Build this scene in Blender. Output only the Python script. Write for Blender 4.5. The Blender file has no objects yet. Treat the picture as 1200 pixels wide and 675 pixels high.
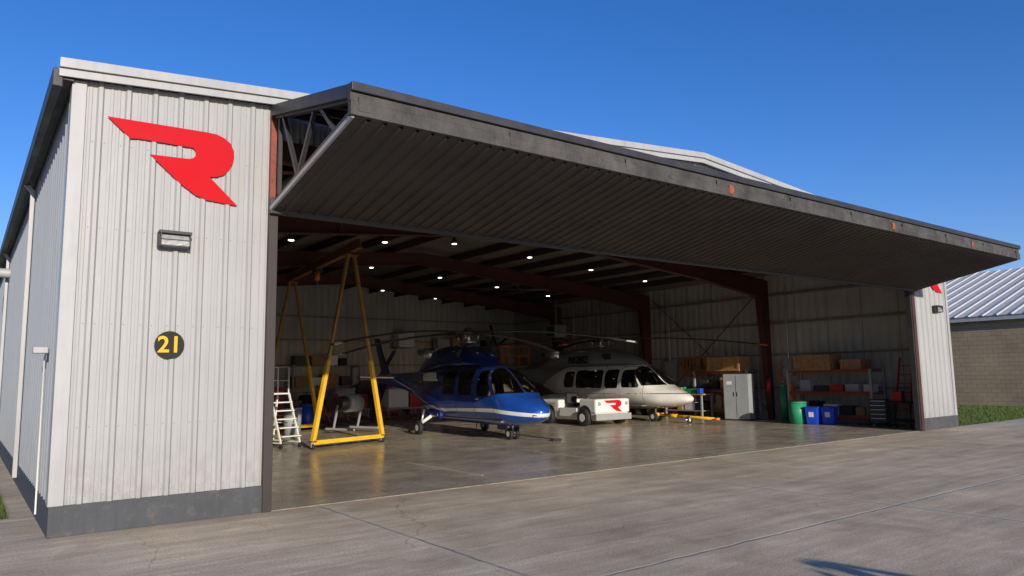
import bpy, bmesh, math, random
import numpy as np
from mathutils import Vector, Matrix
random.seed(7); rng=np.random.default_rng(5)
S=bpy.context.scene
rad=math.radians

# ------------------------------------------------------------------ materials
def nt(name):
    m=bpy.data.materials.new(name); m.use_nodes=True
    n=m.node_tree; n.nodes.clear()
    o=n.nodes.new('ShaderNodeOutputMaterial'); b=n.nodes.new('ShaderNodeBsdfPrincipled')
    n.links.new(b.outputs[0],o.inputs[0]); return m,n,b
def N(n,t,**k):
    x=n.nodes.new(t)
    for a,v in k.items(): setattr(x,a,v)
    return x
def sock(n,s,v):
    if isinstance(v,bpy.types.NodeSocket): n.links.new(v,s)
    else: s.default_value=v
def math_(n,op,a,b=None,c=None,clamp=False):
    x=N(n,'ShaderNodeMath',operation=op,use_clamp=clamp); sock(n,x.inputs[0],a)
    if b is not None: sock(n,x.inputs[1],b)
    if c is not None: sock(n,x.inputs[2],c)
    return x.outputs[0]
def mixc(n,f,a,b,bt='MIX'):
    x=N(n,'ShaderNodeMix',data_type='RGBA',blend_type=bt)
    sock(n,x.inputs[0],f); sock(n,x.inputs[6],a); sock(n,x.inputs[7],b); return x.outputs[2]
def c4(c): return (c[0],c[1],c[2],1)
def noise(n,vec,scale,detail=4,rough=.55,dist=0):
    x=N(n,'ShaderNodeTexNoise'); n.links.new(vec,x.inputs['Vector'])
    x.inputs['Scale'].default_value=scale; x.inputs['Detail'].default_value=detail
    x.inputs['Roughness'].default_value=rough; x.inputs['Distortion'].default_value=dist
    return x.outputs['Fac']
def ramp(n,f,a,b,lo=0.,hi=1.):
    x=N(n,'ShaderNodeMapRange'); sock(n,x.inputs[0],f)
    x.inputs[1].default_value=a;x.inputs[2].default_value=b;x.inputs[3].default_value=lo;x.inputs[4].default_value=hi
    return x.outputs[0]
def mapv(n,scale):
    g=N(n,'ShaderNodeNewGeometry'); m=N(n,'ShaderNodeMapping'); n.links.new(g.outputs['Position'],m.inputs[0])
    m.inputs['Scale'].default_value=scale; return m.outputs[0]
def mat(name,col,rough=.5,metal=0,var=.15,scale=3,bump=0,streak=0,coat=0,dirt=None,spec=.5):
    m,n,b=nt(name)
    v=mapv(n,(1,1,1)); f=noise(n,v,scale,4,.6)
    k=ramp(n,f,.3,.7,1-var,1+var)
    rgb=mixc(n,1.0,c4(col),k,'MULTIPLY')
    if streak:
        vs=mapv(n,(6,6,.35)); fs=noise(n,vs,2.2,4,.65)
        rgb=mixc(n,1.0,rgb,ramp(n,fs,.35,.75,1,1-streak),'MULTIPLY')
    if dirt:
        vd=mapv(n,(1,1,1)); fd=noise(n,vd,scale*2.7,5,.7)
        rgb=mixc(n,ramp(n,fd,.55,.72,0,.75),rgb,c4(dirt))
    n.links.new(rgb,b.inputs['Base Color'])
    rr=ramp(n,f,.3,.7,max(.02,rough-.08),min(1,rough+.08)); n.links.new(rr,b.inputs['Roughness'])
    b.inputs['Metallic'].default_value=metal; b.inputs['Coat Weight'].default_value=coat
    b.inputs['Specular IOR Level'].default_value=spec
    if bump:
        f2=noise(n,v,scale*12,3,.6); bp=N(n,'ShaderNodeBump'); bp.inputs['Strength'].default_value=bump
        bp.inputs['Distance'].default_value=.02; n.links.new(f2,bp.inputs['Height']); n.links.new(bp.outputs[0],b.inputs['Normal'])
    return m
def emis(name,col,st):
    m,n,b=nt(name); b.inputs['Base Color'].default_value=c4(col); b.inputs['Emission Color'].default_value=c4(col)
    b.inputs['Emission Strength'].default_value=st; return m

M={}
def wallmat(name,col,rough):
    m,n,b=nt(name); v=mapv(n,(1,1,1)); s=N(n,'ShaderNodeSeparateXYZ'); n.links.new(v,s.inputs[0])
    f=noise(n,v,.9,4); fs=noise(n,mapv(n,(7,7,.3)),2.0,5,.7); fd=noise(n,mapv(n,(3,3,1.2)),3,5,.75)
    rgb=mixc(n,1,c4(col),ramp(n,f,.3,.7,.96,1.04),'MULTIPLY')
    rgb=mixc(n,1,rgb,ramp(n,fs,.45,.75,1.0,.91),'MULTIPLY')
    low=math_(n,'MULTIPLY',ramp(n,s.outputs[2],.3,1.2,1,0),ramp(n,fd,.40,.65,0,.5))
    rgb=mixc(n,low,rgb,c4((.19,.17,.14)))
    spots=ramp(n,noise(n,v,17,3,.7),.73,.79,0,.25); rgb=mixc(n,spots,rgb,c4((.18,.17,.16)))
    n.links.new(rgb,b.inputs['Base Color']); b.inputs['Roughness'].default_value=rough
    bp=N(n,'ShaderNodeBump'); bp.inputs['Strength'].default_value=.18; bp.inputs['Distance'].default_value=.03
    n.links.new(noise(n,mapv(n,(1,1,.6)),3.0,2),bp.inputs['Height']); n.links.new(bp.outputs[0],b.inputs['Normal'])
    return m
M['wall']=wallmat('wall_paint_grey',(.34,.35,.355),.42)
M['wallside_shaded']=wallmat('side_wall_paint_shaded',(.25,.275,.31),.5)  # wall paint copy, darker and bluer: side-wall shade painted into the base colour
M['trim']=mat('trim_light',(.38,.39,.40),.4,0,.05,2,0,.15)
M['dark']=mat('dark_trim',(.03,.031,.034),.5,0,.2,3,.05)
M['base']=mat('base_grey_paint',(.060,.066,.075),.75,0,.2,3,.3,.15,dirt=(.12,.11,.10))
M['red']=mat('logo_red',(.50,.006,.014),.6,0,.03,2,spec=.12)
M['redsteel']=mat('red_primer_steel',(.075,.020,.015),.6,0,.25,2,.05)
M['purlin']=mat('purlin_steel',(.045,.028,.025),.6,0,.25,2)
def insulmat():
    m,n,b=nt('wall_insulation_vinyl'); v=mapv(n,(1,1,1)); s=N(n,'ShaderNodeSeparateXYZ'); n.links.new(v,s.inputs[0])
    f=noise(n,v,.7,5); st=noise(n,mapv(n,(3,3,.25)),2.0,5,.7)
    rgb=mixc(n,1,c4((.44,.43,.40)),ramp(n,f,.3,.7,.84,1.08),'MULTIPLY'); rgb=mixc(n,1,rgb,ramp(n,st,.4,.75,1,.76),'MULTIPLY')
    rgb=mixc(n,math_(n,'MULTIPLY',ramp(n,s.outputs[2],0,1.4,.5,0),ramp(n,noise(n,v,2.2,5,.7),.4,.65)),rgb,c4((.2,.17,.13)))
    n.links.new(rgb,b.inputs['Base Color']); b.inputs['Roughness'].default_value=.5
    q=math_(n,'ADD',s.outputs[0],s.outputs[1]); sn=math_(n,'SINE',math_(n,'MULTIPLY',q,2*math.pi/.61))
    h=math_(n,'ADD',math_(n,'MULTIPLY',math_(n,'ABSOLUTE',sn),.5),noise(n,mapv(n,(1,1,.4)),2.5,3))
    bp=N(n,'ShaderNodeBump'); bp.inputs['Strength'].default_value=.7; bp.inputs['Distance'].default_value=.06; n.links.new(h,bp.inputs['Height']); n.links.new(bp.outputs[0],b.inputs['Normal'])
    return m
M['insul']=insulmat()
M['girt']=mat('girt_cover',(.22,.20,.175),.6,0,.15,2)
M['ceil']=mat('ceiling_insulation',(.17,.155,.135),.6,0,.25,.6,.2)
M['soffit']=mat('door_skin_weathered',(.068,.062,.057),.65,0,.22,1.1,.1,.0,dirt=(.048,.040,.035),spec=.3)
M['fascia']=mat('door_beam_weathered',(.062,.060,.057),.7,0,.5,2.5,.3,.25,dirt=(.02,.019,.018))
M['doortop']=mat('door_top_skin',(.12,.12,.12),.6,0,.2,2)
M['rust']=mat('rust_orange',(.28,.07,.02),.8,0,.5,14,dirt=(.06,.04,.03))
M['roof']=mat('roof_metal',(.42,.44,.45),.35,.3,.08,1.5)
M['roof2']=mat('roof_metal_galvanised',(.50,.51,.50),.7,0,.08,1.5,spec=.2)
M['white']=mat('white_enamel',(.66,.66,.64),.35,0,.05,3)
M['yellow']=mat('yellow_paint',(.72,.42,.02),.42,0,.12,3,.05,dirt=(.35,.2,.03))
M['orangebeam']=mat('orange_paint',(.30,.11,.03),.5,0,.2,3)
M['shadedleg']=mat('yellow_tube_shaded',(.36,.21,.05),.45,.1,.2,3)  # upper leg tube: dimmed yellow, shade above the sunlit part put into the colour
M['black']=mat('rubber_black',(.018,.018,.019),.75,0,.2,8,.1)
M['alu']=mat('bare_aluminium',(.45,.46,.47),.35,.9,.1,4)
M['steel']=mat('painted_grey_steel',(.28,.30,.31),.45,0,.1,3)
M['cabinet']=mat('cabinet_grey',(.27,.30,.32),.45,0,.08,2)
M['green']=mat('bin_green',(.02,.26,.14),.5,0,.1,3)
M['blue']=mat('bin_blue',(.01,.07,.55),.4,0,.1,3)
M['wood']=mat('crate_wood',(.34,.19,.08),.75,0,.3,7,.2)
M['card']=mat('cardboard',(.33,.22,.12),.85,0,.15,4)
M['redpaint']=mat('red_enamel',(.42,.02,.015),.4,0,.12,3)
M['orange']=mat('orange_enamel',(.75,.18,.02),.4,0,.1,3)
M['rackred']=mat('rack_beam_red',(.22,.04,.02),.5,0,.2,3)
M['glassl']=mat('lamp_glass',(.30,.31,.31),.15,0,.25,12,.3)
M['signyellow']=mat('sign_yellow',(.80,.42,.01),.4,0,.03,3,spec=.3)
M['signblack']=mat('sign_black',(.02,.02,.02),.6,0,.05,3,spec=.2)
M['lamp']=emis('lamp_lit',(1,.97,.9),7)
M['blade']=mat('rotor_blade_dark',(.035,.036,.038),.5,0,.1,2)
M['leather']=mat('seat_leather_tan',(.38,.27,.16),.5,0,.1,4)
M['greyfab']=mat('seat_fabric_grey',(.16,.16,.17),.8,0,.1,4)
M['shirt']=mat('shirt_navy',(.03,.05,.12),.85)

def concrete(name,base,dark,rlo,rhi,joint,jx,jy,spec=.4,gloss=False):
    m,n,b=nt(name)
    g=N(n,'ShaderNodeNewGeometry'); P=g.outputs['Position']
    sep=N(n,'ShaderNodeSeparateXYZ'); n.links.new(P,sep.inputs[0])
    big=noise(n,P,.22,4,.6,.4); med=noise(n,P,1.3,6,.65,.3); fine=noise(n,P,38,3,.7); mic=noise(n,P,140,2,.6)
    st=N(n,'ShaderNodeMapping'); n.links.new(P,st.inputs[0]); st.inputs['Scale'].default_value=(.5,4.5,1); st.inputs['Rotation'].default_value=(0,0,rad(8))
    streak=noise(n,st.outputs[0],1.4,6,.7,.5)
    st2=N(n,'ShaderNodeMapping'); n.links.new(P,st2.inputs[0]); st2.inputs['Scale'].default_value=(.30,2.6,1); st2.inputs['Rotation'].default_value=(0,0,rad(62))
    streak2=noise(n,st2.outputs[0],1.1,5,.65,.8)
    k=ramp(n,big,.3,.7,.78,1.2)
    k=math_(n,'MULTIPLY',k,ramp(n,med,.3,.72,.82,1.14))
    k=math_(n,'MULTIPLY',k,ramp(n,streak,.35,.7,.88,1.12))
    k=math_(n,'MULTIPLY',k,ramp(n,streak2,.4,.72,.90,1.22))
    k=math_(n,'MULTIPLY',k,ramp(n,fine,.25,.75,.68,1.3))
    k=math_(n,'MULTIPLY',k,ramp(n,mic,.25,.75,.72,1.28))
    rgb=mixc(n,1.0,c4(base),k,'MULTIPLY')
    stain=noise(n,P,.75,6,.72,.6)
    rgb=mixc(n,ramp(n,stain,.54,.70,0,.6),rgb,c4(dark))
    sc=noise(n,st2.outputs[0],3.1,3,.5,1.5); rgb=mixc(n,math_(n,'MULTIPLY',ramp(n,math_(n,'ABSOLUTE',math_(n,'SUBTRACT',sc,.5)),0,.012,.4,0),ramp(n,big,.45,.6)),rgb,c4((min(.6,base[0]*1.45),min(.6,base[1]*1.42),base[2]*1.4)))
    wob=ramp(n,noise(n,P,3.5,3),0,1,-.035,.035)
    def jl(s,off,pitch,w):
        x=math_(n,'ADD',s,wob); x=math_(n,'SUBTRACT',x,off); x=math_(n,'DIVIDE',x,pitch); x=math_(n,'ADD',x,.5)
        x=math_(n,'FRACT',x); x=math_(n,'SUBTRACT',x,.5); x=math_(n,'ABSOLUTE',x); x=math_(n,'MULTIPLY',x,pitch)
        return ramp(n,x,w*.5,w,1,0), ramp(n,x,w,w*9,1,0)
    a,ah=jl(sep.outputs[0],*jx,joint); c,ch=jl(sep.outputs[1],*jy,joint)
    j=math_(n,'MAXIMUM',a,c); jh=math_(n,'MAXIMUM',ah,ch)
    jn=ramp(n,noise(n,P,2.0,4),.3,.65,.2,1)
    rgb=mixc(n,math_(n,'MULTIPLY',jh,math_(n,'MULTIPLY',jn,.45)),rgb,c4((min(.6,base[0]*1.5),min(.6,base[1]*1.5),base[2]*1.45)))
    rgb=mixc(n,math_(n,'MULTIPLY',j,math_(n,'MULTIPLY',jn,.6)),rgb,c4((.09,.075,.055)))
    vor=N(n,'ShaderNodeTexVoronoi',feature='DISTANCE_TO_EDGE'); vor.inputs['Scale'].default_value=.16
    wv=N(n,'ShaderNodeTexNoise'); wv.inputs['Scale'].default_value=1.2; wv.inputs['Detail'].default_value=6; n.links.new(P,wv.inputs['Vector'])
    va=N(n,'ShaderNodeVectorMath',operation='MULTIPLY_ADD'); n.links.new(wv.outputs['Color'],va.inputs[0]); va.inputs[1].default_value=(1.1,1.1,0); n.links.new(P,va.inputs[2])
    n.links.new(va.outputs[0],vor.inputs['Vector'])
    cr=math_(n,'MULTIPLY',ramp(n,vor.outputs['Distance'],.0,.0018,.45,0),ramp(n,noise(n,P,.4,2),.42,.55,0,1))
    rgb=mixc(n,cr,rgb,c4((.08,.065,.05)))
    n.links.new(rgb,b.inputs['Base Color'])
    n.links.new(ramp(n,med,.3,.7,rlo,rhi),b.inputs['Roughness'])
    b.inputs['Specular IOR Level'].default_value=spec
    bp=N(n,'ShaderNodeBump'); bp.inputs['Strength'].default_value=.05 if gloss else .7; bp.inputs['Distance'].default_value=.012
    h=math_(n,'ADD',math_(n,'MULTIPLY',fine,.6),math_(n,'MULTIPLY',mic,.5)); h=math_(n,'SUBTRACT',h,math_(n,'MULTIPLY',j,1.2))
    n.links.new(h,bp.inputs['Height']); n.links.new(bp.outputs[0],b.inputs['Normal'])
    return m
M['apron']=concrete('apron_concrete',(.57,.475,.345),(.36,.28,.195),.85,.98,.022,(3.1,5.6),(-5.1,5.4),.15)
M['floor']=concrete('hangar_floor_concrete',(.44,.385,.305),(.25,.21,.16),.17,.36,.012,(5.2,5.9),(6.1,5.9),.4,gloss=True)

def grassmat():
    m,n,b=nt('grass_mat'); P=mapv(n,(1,1,1)); f=noise(n,P,1.2,5,.7); f2=noise(n,P,22,3,.7)
    rgb=mixc(n,ramp(n,f,.3,.7),c4((.06,.11,.018)),c4((.12,.17,.03)))
    rgb=mixc(n,ramp(n,f2,.35,.75,0,.5),rgb,c4((.03,.05,.01)))
    n.links.new(rgb,b.inputs['Base Color']); b.inputs['Roughness'].default_value=.9; return m
M['grass']=grassmat()
def brickmat():
    m,n,b=nt('tan_brick'); g=N(n,'ShaderNodeNewGeometry'); s=N(n,'ShaderNodeSeparateXYZ'); n.links.new(g.outputs['Position'],s.inputs[0])
    c=N(n,'ShaderNodeCombineXYZ'); n.links.new(math_(n,'ADD',s.outputs[0],s.outputs[1]),c.inputs[0]); n.links.new(s.outputs[2],c.inputs[1])
    br=N(n,'ShaderNodeTexBrick'); n.links.new(c.outputs[0],br.inputs['Vector']); br.inputs['Scale'].default_value=1
    br.inputs['Brick Width'].default_value=.41; br.inputs['Row Height'].default_value=.203; br.inputs['Mortar Size'].default_value=.010
    br.inputs['Color1'].default_value=(.34,.265,.175,1); br.inputs['Color2'].default_value=(.30,.235,.155,1); br.inputs['Mortar'].default_value=(.20,.16,.11,1)
    n.links.new(mixc(n,1,br.outputs[0],ramp(n,noise(n,g.outputs['Position'],.8,5),.3,.7,.85,1.1),'MULTIPLY'),b.inputs['Base Color']); b.inputs['Roughness'].default_value=.9
    return m
M['brick']=brickmat()

# ------------------------------------------------------------------ geometry helpers
def link(o,parent=None):
    S.collection.objects.link(o)
    if parent: o.parent=parent
    return o
def grp(name,loc=(0,0,0),rz=0,sc=1):
    e=bpy.data.objects.new(name,None); e.location=loc; e.rotation_euler=(0,0,rz); e.scale=(sc,sc,sc); e.empty_display_size=.3; return link(e)
def mesh(name,v,f,m,parent=None,smooth=False):
    me=bpy.data.meshes.new(name); me.from_pydata([tuple(map(float,p)) for p in v],[],f); me.update()
    if m: me.materials.append(m)
    if smooth: me.polygons.foreach_set('use_smooth',[True]*len(me.polygons))
    return link(bpy.data.objects.new(name,me),parent)
def frombm(name,bm,m,parent,smooth=False):
    bmesh.ops.recalc_face_normals(bm,faces=bm.faces)
    me=bpy.data.meshes.new(name); bm.to_mesh(me); bm.free(); me.materials.append(m)
    if smooth: me.polygons.foreach_set('use_smooth',[True]*len(me.polygons))
    return link(bpy.data.objects.new(name,me),parent)
def box(name,c,s,m,parent=None,rot=(0,0,0),bev=0):
    bm=bmesh.new(); bmesh.ops.create_cube(bm,size=1); bmesh.ops.scale(bm,vec=s,verts=bm.verts)
    if bev: bmesh.ops.bevel(bm,geom=bm.edges[:],offset=bev,segments=2,affect='EDGES',profile=.5)
    o=frombm(name,bm,m,parent); o.location=c; o.rotation_euler=rot; return o
def box2(name,a,b,m,parent=None,bev=0):
    return box(name,[(a[i]+b[i])/2 for i in range(3)],[abs(b[i]-a[i]) for i in range(3)],m,parent,bev=bev)
def cyl(name,p1,p2,r,m,parent=None,r2=None,seg=16,smooth=True):
    p1=Vector(p1);p2=Vector(p2);d=p2-p1
    bm=bmesh.new(); bmesh.ops.create_cone(bm,cap_ends=True,segments=seg,radius1=r,radius2=r if r2 is None else r2,depth=d.length)
    q=d.to_track_quat('Z','Y'); bmesh.ops.rotate(bm,cent=(0,0,0),matrix=q.to_matrix(),verts=bm.verts)
    for f in bm.faces: f.smooth=len(f.verts)==4
    bmesh.ops.recalc_face_normals(bm,faces=bm.faces)
    me=bpy.data.meshes.new(name); bm.to_mesh(me); bm.free(); me.materials.append(m)
    o=link(bpy.data.objects.new(name,me),parent); o.location=(p1+p2)/2; return o
def beam(name,p1,p2,w,h,m,parent=None):
    p1=Vector(p1);p2=Vector(p2);d=p2-p1
    o=box(name,(p1+p2)/2,(w,h,d.length),m,parent); o.rotation_mode='QUATERNION'; o.rotation_quaternion=d.to_track_quat('Z','Y'); return o
def prism(name,pts,off,m,parent=None,bev=0):
    bm=bmesh.new(); vs=[bm.verts.new(p) for p in pts]; f=bm.faces.new(vs)
    r=bmesh.ops.extrude_face_region(bm,geom=[f]); ev=[g for g in r['geom'] if isinstance(g,bmesh.types.BMVert)]
    bmesh.ops.translate(bm,vec=off,verts=ev)
    if bev: bmesh.ops.bevel(bm,geom=bm.edges[:],offset=bev,segments=2,affect='EDGES')
    bmesh.ops.triangulate(bm,faces=[f for f in bm.faces if len(f.verts)>4])
    return frombm(name,bm,m,parent)
def pipe(name,pts,r,m,parent=None):
    c=bpy.data.curves.new(name,'CURVE'); c.dimensions='3D'; c.bevel_depth=r; c.bevel_resolution=3; c.use_fill_caps=True
    s=c.splines.new('POLY'); s.points.add(len(pts)-1)
    for i,p in enumerate(pts): s.points[i].co=(*p,1)
    c.materials.append(m); return link(bpy.data.objects.new(name,c),parent)
def text(name,body,size,loc,rot,m,parent=None,ext=.004,bold=.0,sx=1):
    c=bpy.data.curves.new(name,'FONT'); c.body=body; c.size=size; c.align_x='CENTER'; c.align_y='CENTER'; c.extrude=ext; c.offset=bold
    c.materials.append(m); o=link(bpy.data.objects.new(name,c),parent); o.location=loc; o.rotation_euler=rot; o.scale=(sx,1,1); return o
def corrug(name,org,ud,vd,nd,L,v0,v1,m,parent,pitch=.305,dep=.03,minor=.006):
    org,ud,vd,nd=map(Vector,(org,ud,vd,nd)); prof=[(0,0),(.06,0),(.07,minor),(.095,minor),(.105,0),(.135,0),(.145,minor),(.17,minor),(.18,0),(.222,0),(.242,dep),(.283,dep),(.3045,0)]
    prof=[(a*pitch/.305,b) for a,b in prof]
    us=[];k=0
    while k*pitch<L:
        for a,b in prof:
            if k*pitch+a<=L: us.append((k*pitch+a,b))
        k+=1
    us.append((L,0))
    v=[];f=[]
    for u,h in us:
        base=org+ud*u+nd*h; v.append(base+vd*v0(u)); v.append(base+vd*v1(u))
    for i in range(len(us)-1): f.append((2*i,2*i+2,2*i+3,2*i+1))
    return mesh(name,v,f,m,parent)

# ------------------------------------------------------------------ dimensions
H=5.325; s=.0781; W1=2.35; W2=20.94; W3=23.20; D=22.0
XR=W3/2
def top(x): return H+s*min(x,W3-x)
# ------------------------------------------------------------------ ground
ground=mesh('grass_ground',[(-700,-700,-.012),(900,-700,-.012),(900,900,-.012),(-700,900,-.012)],[(0,1,2,3)],M['grass'])
apron=mesh('apron_pavement',[(-90,-120,0),(140,-120,0),(140,-.02,0),(W3+.5,-.02,0),(W3+.5,.0,0),(0,0.0,0),(0,1.75,0),(-90,1.75,0)],[(0,1,2,3,4,5,6,7)],M['apron'])
mesh('wall_footing_strip',[(-.30,1.753,-.002),(0,1.753,-.002),(0,D,-.002),(-.30,D,-.002)],[(0,1,2,3)],M['apron'])
hang=grp('aircraft_hangar')
floor=mesh('hangar_floor',[(0,0,.002),(W3,0,.002),(W3,D,.002),(0,D,.002)],[(0,1,2,3)],M['floor'])
box2('threshold',(W1,-.030,.0),(W2,.025,.006),mat('threshold_concrete',(.36,.30,.22),.85,0,.4,5,.3,dirt=(.18,.14,.10)),hang)
mline=mat('worn_white_line',(.50,.47,.41),.6,0,.3,9,dirt=(.36,.32,.25))
for nm,a,b in (('floor_marking',(6.45,.9),(6.5,3.6)),('floor_marking',(9.6,1.2),(9.65,3.4))):
    box2(nm,(a[0],a[1],.003),(b[0],b[1],.006),mline,None)

# ------------------------------------------------------------------ hangar shell
BH=.34
corrug('front_wall_panel',(0,0,0),(1,0,0),(0,0,1),(0,-1,0),W1,lambda u:BH,lambda u:top(u),M['wall'],hang)
corrug('front_wall_panel',(W2,0,0),(1,0,0),(0,0,1),(0,-1,0),W3-W2,lambda u:BH,lambda u:top(W2+u),M['wall'],hang)
corrug('gable_header_panel',(W1,0,0),(1,0,0),(0,0,1),(0,-1,0),XR-W1,lambda u:5.05,lambda u:top(W1+u),M['wall'],hang)
corrug('gable_header_panel',(XR,0,0),(1,0,0),(0,0,1),(0,-1,0),W2-XR,lambda u:5.05,lambda u:top(XR+u),M['wall'],hang)
box2('base_band',(-.035,-.045,0),(W1,.0,BH),M['base'],hang,.006)
box2('base_band',(W2,-.045,0),(W3+.03,.0,BH),M['base'],hang,.006)
box2('base_band',(-.035,.0,0),(-.0,D,BH),M['base'],hang,.006)
corrug('left_wall_panel',(0,D,0),(0,-1,0),(0,0,1),(-1,0,0),D,lambda u:BH,lambda u:H,M['wallside_shaded'],hang)
corrug('right_wall_panel',(W3,0,0),(0,1,0),(0,0,1),(1,0,0),D,lambda u:0,lambda u:H,M['wallside_shaded'],hang)
corrug('back_wall_panel',(W3,D,0),(-1,0,0),(0,0,1),(0,1,0),XR,lambda u:0,lambda u:top(u),M['wallside_shaded'],hang)
corrug('back_wall_panel',(XR,D,0),(-1,0,0),(0,0,1),(0,1,0),XR,lambda u:0,lambda u:top(XR-u),M['wallside_shaded'],hang)
bm=bmesh.new()
for x0,x1 in ((0,W1),(W2,W3)):
    k=0
    while x0+k*.305+.2<x1:
        for z in (.42,1.2,2.4,3.55,4.6):
            for dx in (.02,.20):
                r=bmesh.ops.create_cone(bm,cap_ends=True,segments=8,radius1=.009,radius2=.006,depth=.008)
                bmesh.ops.rotate(bm,cent=(0,0,0),matrix=Matrix.Rotation(rad(90),3,'X'),verts=r['verts']); bmesh.ops.translate(bm,vec=(x0+k*.305+dx,-.004,z),verts=r['verts'])
        k+=1
frombm('wall_fasteners',bm,M['steel'],hang)
box2('corner_trim',(-.045,-.042,BH),(.11,-.002,H-.02),M['trim'],hang,.005)
box2('corner_trim',(-.045,-.002,BH),(-.003,.14,H-.02),M['trim'],hang,.005)
box2('corner_trim',(W3-.1,-.042,BH),(W3+.035,-.002,H-.02),M['trim'],hang,.005)
def roofslab(name,xa,xb,za,zb,th,m,y0=-.12,y1=D+.16):
    v=[(xa,y0,za),(xb,y0,zb),(xb,y0,zb+th),(xa,y0,za+th),(xa,y1,za),(xb,y1,zb),(xb,y1,zb+th),(xa,y1,za+th)]
    return mesh(name,v,[(0,1,2,3),(5,4,7,6),(3,2,6,7),(1,0,4,5),(0,3,7,4),(2,1,5,6)],m,hang)
rz=H+.02; OV=.19
roofslab('roof_panel',-OV+.05,XR,rz-s*(OV-.05),rz+s*XR,.10,M['roof']); roofslab('roof_panel',XR,W3+OV-.05,rz+s*XR,rz-s*(OV-.05),.10,M['roof'])
for (xa,xb,za,zb) in ((-OV,XR,rz-s*OV,rz+s*XR),(XR,W3+OV,rz+s*XR,rz-s*OV)):
    for dz0,dz1,y0,y1 in ((-.045,.05,-.15,-.121),(.053,.165,-.19,-.121)):
        v=[(xa,y0,za+dz0),(xb,y0,zb+dz0),(xb,y0,zb+dz1),(xa,y0,za+dz1),(xa,y1,za+dz0),(xb,y1,zb+dz0),(xb,y1,zb+dz1),(xa,y1,za+dz1)]
        mesh('rake_trim',v,[(0,1,2,3),(5,4,7,6),(3,2,6,7),(1,0,4,5),(0,3,7,4),(2,1,5,6)],M['trim'],hang)
for k in range(1,8):
    xx=k*3.05; box2('trim_lap',(xx-.006,-.193,top(xx)+.075),(xx+.006,-.1905,top(xx)+.183),M['steel'],hang)
for x0,x1 in ((-.25,-.145),(W3+.145,W3+.25)):
    box2('gutter',(x0,-.12,H-.16),(x1,D,H+.06),M['dark'],hang,.01)
box2('eave_soffit',(-.145,-.10,H-.06),(-.035,D,H-.04),M['dark'],hang)
for y in (5.2,13.5):
    box2('downspout',(-.115,y,.15),(-.045,y+.08,H-.25),M['trim'],hang,.01); beam('downspout_elbow',(-.08,y+.04,H-.27),(-.19,y+.04,H-.14),.07,.07,M['trim'],hang)
pipe('conduit',[(-.06,1.2,.1),(-.06,1.2,2.05),(-.06,1.0,2.1)],.012,M['white'],hang)
box('wall_light_head',(-.13,.95,2.12),(.16,.16,.08),M['trim'],hang,bev=.01)
box('wall_light_arm',(-.07,1.05,2.12),(.06,.22,.04),M['trim'],hang,bev=.005)
pipe('exhaust_duct',[(-.0,13.2,4.6),(-.45,13.2,4.6),(-.62,13.2,4.75),(-.62,13.2,5.15)],.13,M['trim'],hang)
box2('door_jamb',(W1-.02,-.075,0),(W1+.10,.10,4.02),mat('jamb_brown',(.03,.024,.022),.6,0,.2,3),hang,.004)
box2('door_jamb_upper',(W1-.02,-.075,4.02),(W1+.06,.10,top(W1)-.02),mat('jamb_primer',(.22,.045,.03),.6,0,.4,6,dirt=(.05,.03,.025)),hang,.004)
box2('door_jamb',(W2-.14,-.085,0),(W2+.03,.10,5.2),mat('jamb_maroon',(.055,.022,.02),.6,0,.2,3),hang,.004)
box2('jamb_edge',(W2-.20,-.06,0),(W2-.143,.08,5.0),M['dark'],hang)
box2('interior_corner_post',(W1-.15,.11,0),(W1+.05,.35,5.3),M['redsteel'],hang)

mesh('interior_lining',[(W3-.03,.05,0),(W3-.03,D-.02,0),(W3-.03,D-.02,H),(W3-.03,.05,H)],[(0,3,2,1)],M['insul'],hang)
mesh('interior_lining',[(.03,.05,0),(.03,D-.02,0),(.03,D-.02,H),(.03,.05,H)],[(0,1,2,3)],M['insul'],hang)
mesh('interior_lining',[(.03,D-.03,0),(W3-.03,D-.03,0),(W3-.03,D-.03,H),(XR,D-.03,H+s*XR),(.03,D-.03,H)],[(0,1,2,3,4)],M['insul'],hang)
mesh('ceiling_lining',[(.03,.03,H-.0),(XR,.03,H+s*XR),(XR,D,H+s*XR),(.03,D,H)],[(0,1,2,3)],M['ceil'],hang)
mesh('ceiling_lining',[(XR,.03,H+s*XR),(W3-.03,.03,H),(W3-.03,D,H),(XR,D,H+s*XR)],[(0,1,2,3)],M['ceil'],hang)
mesh('front_wall_lining',[(.03,.04,0),(W1-.16,.04,0),(W1-.16,.04,H),(.03,.04,H)],[(0,1,2,3)],M['insul'],hang)
mesh('front_wall_lining',[(W2+.04,.04,0),(W3-.03,.04,0),(W3-.03,.04,H),(W2+.04,.04,H)],[(0,1,2,3)],M['insul'],hang)
mesh('header_lining',[(W1,.04,5.05),(W2,.04,5.05),(W2,.04,top(W2)),(XR,.04,H+s*XR),(W1,.04,top(W1))],[(0,1,2,3,4)],M['insul'],hang)
box2('header_beam',(W1,.06,4.75),(W2,.20,5.15),M['redsteel'],hang)
x=1.0
while x<W3-.6:
    if abs(x-XR)>.25: box2('purlin',(x-.035,.2,top(x)-.24),(x+.035,D-.05,top(x)-.02),M['purlin'],hang)
    x+=1.35
for z in (1.15,2.35,3.5,4.55):
    box2('girt',(W3-.14,.1,z-.03),(W3-.035,D-.05,z+.03),M['girt'],hang)
    box2('girt',(.035,.1,z-.03),(.12,D-.05,z+.03),M['girt'],hang)
    box2('girt',(.1,D-.14,z-.03),(W3-.1,D-.035,z+.03),M['girt'],hang)
for i in range(1,18):
    y=.2+i*1.22
    if y<D-.3: box2('lining_seam',(W3-.05,y-.010,0),(W3-.032,y+.010,H),M['steel'],hang)
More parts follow.
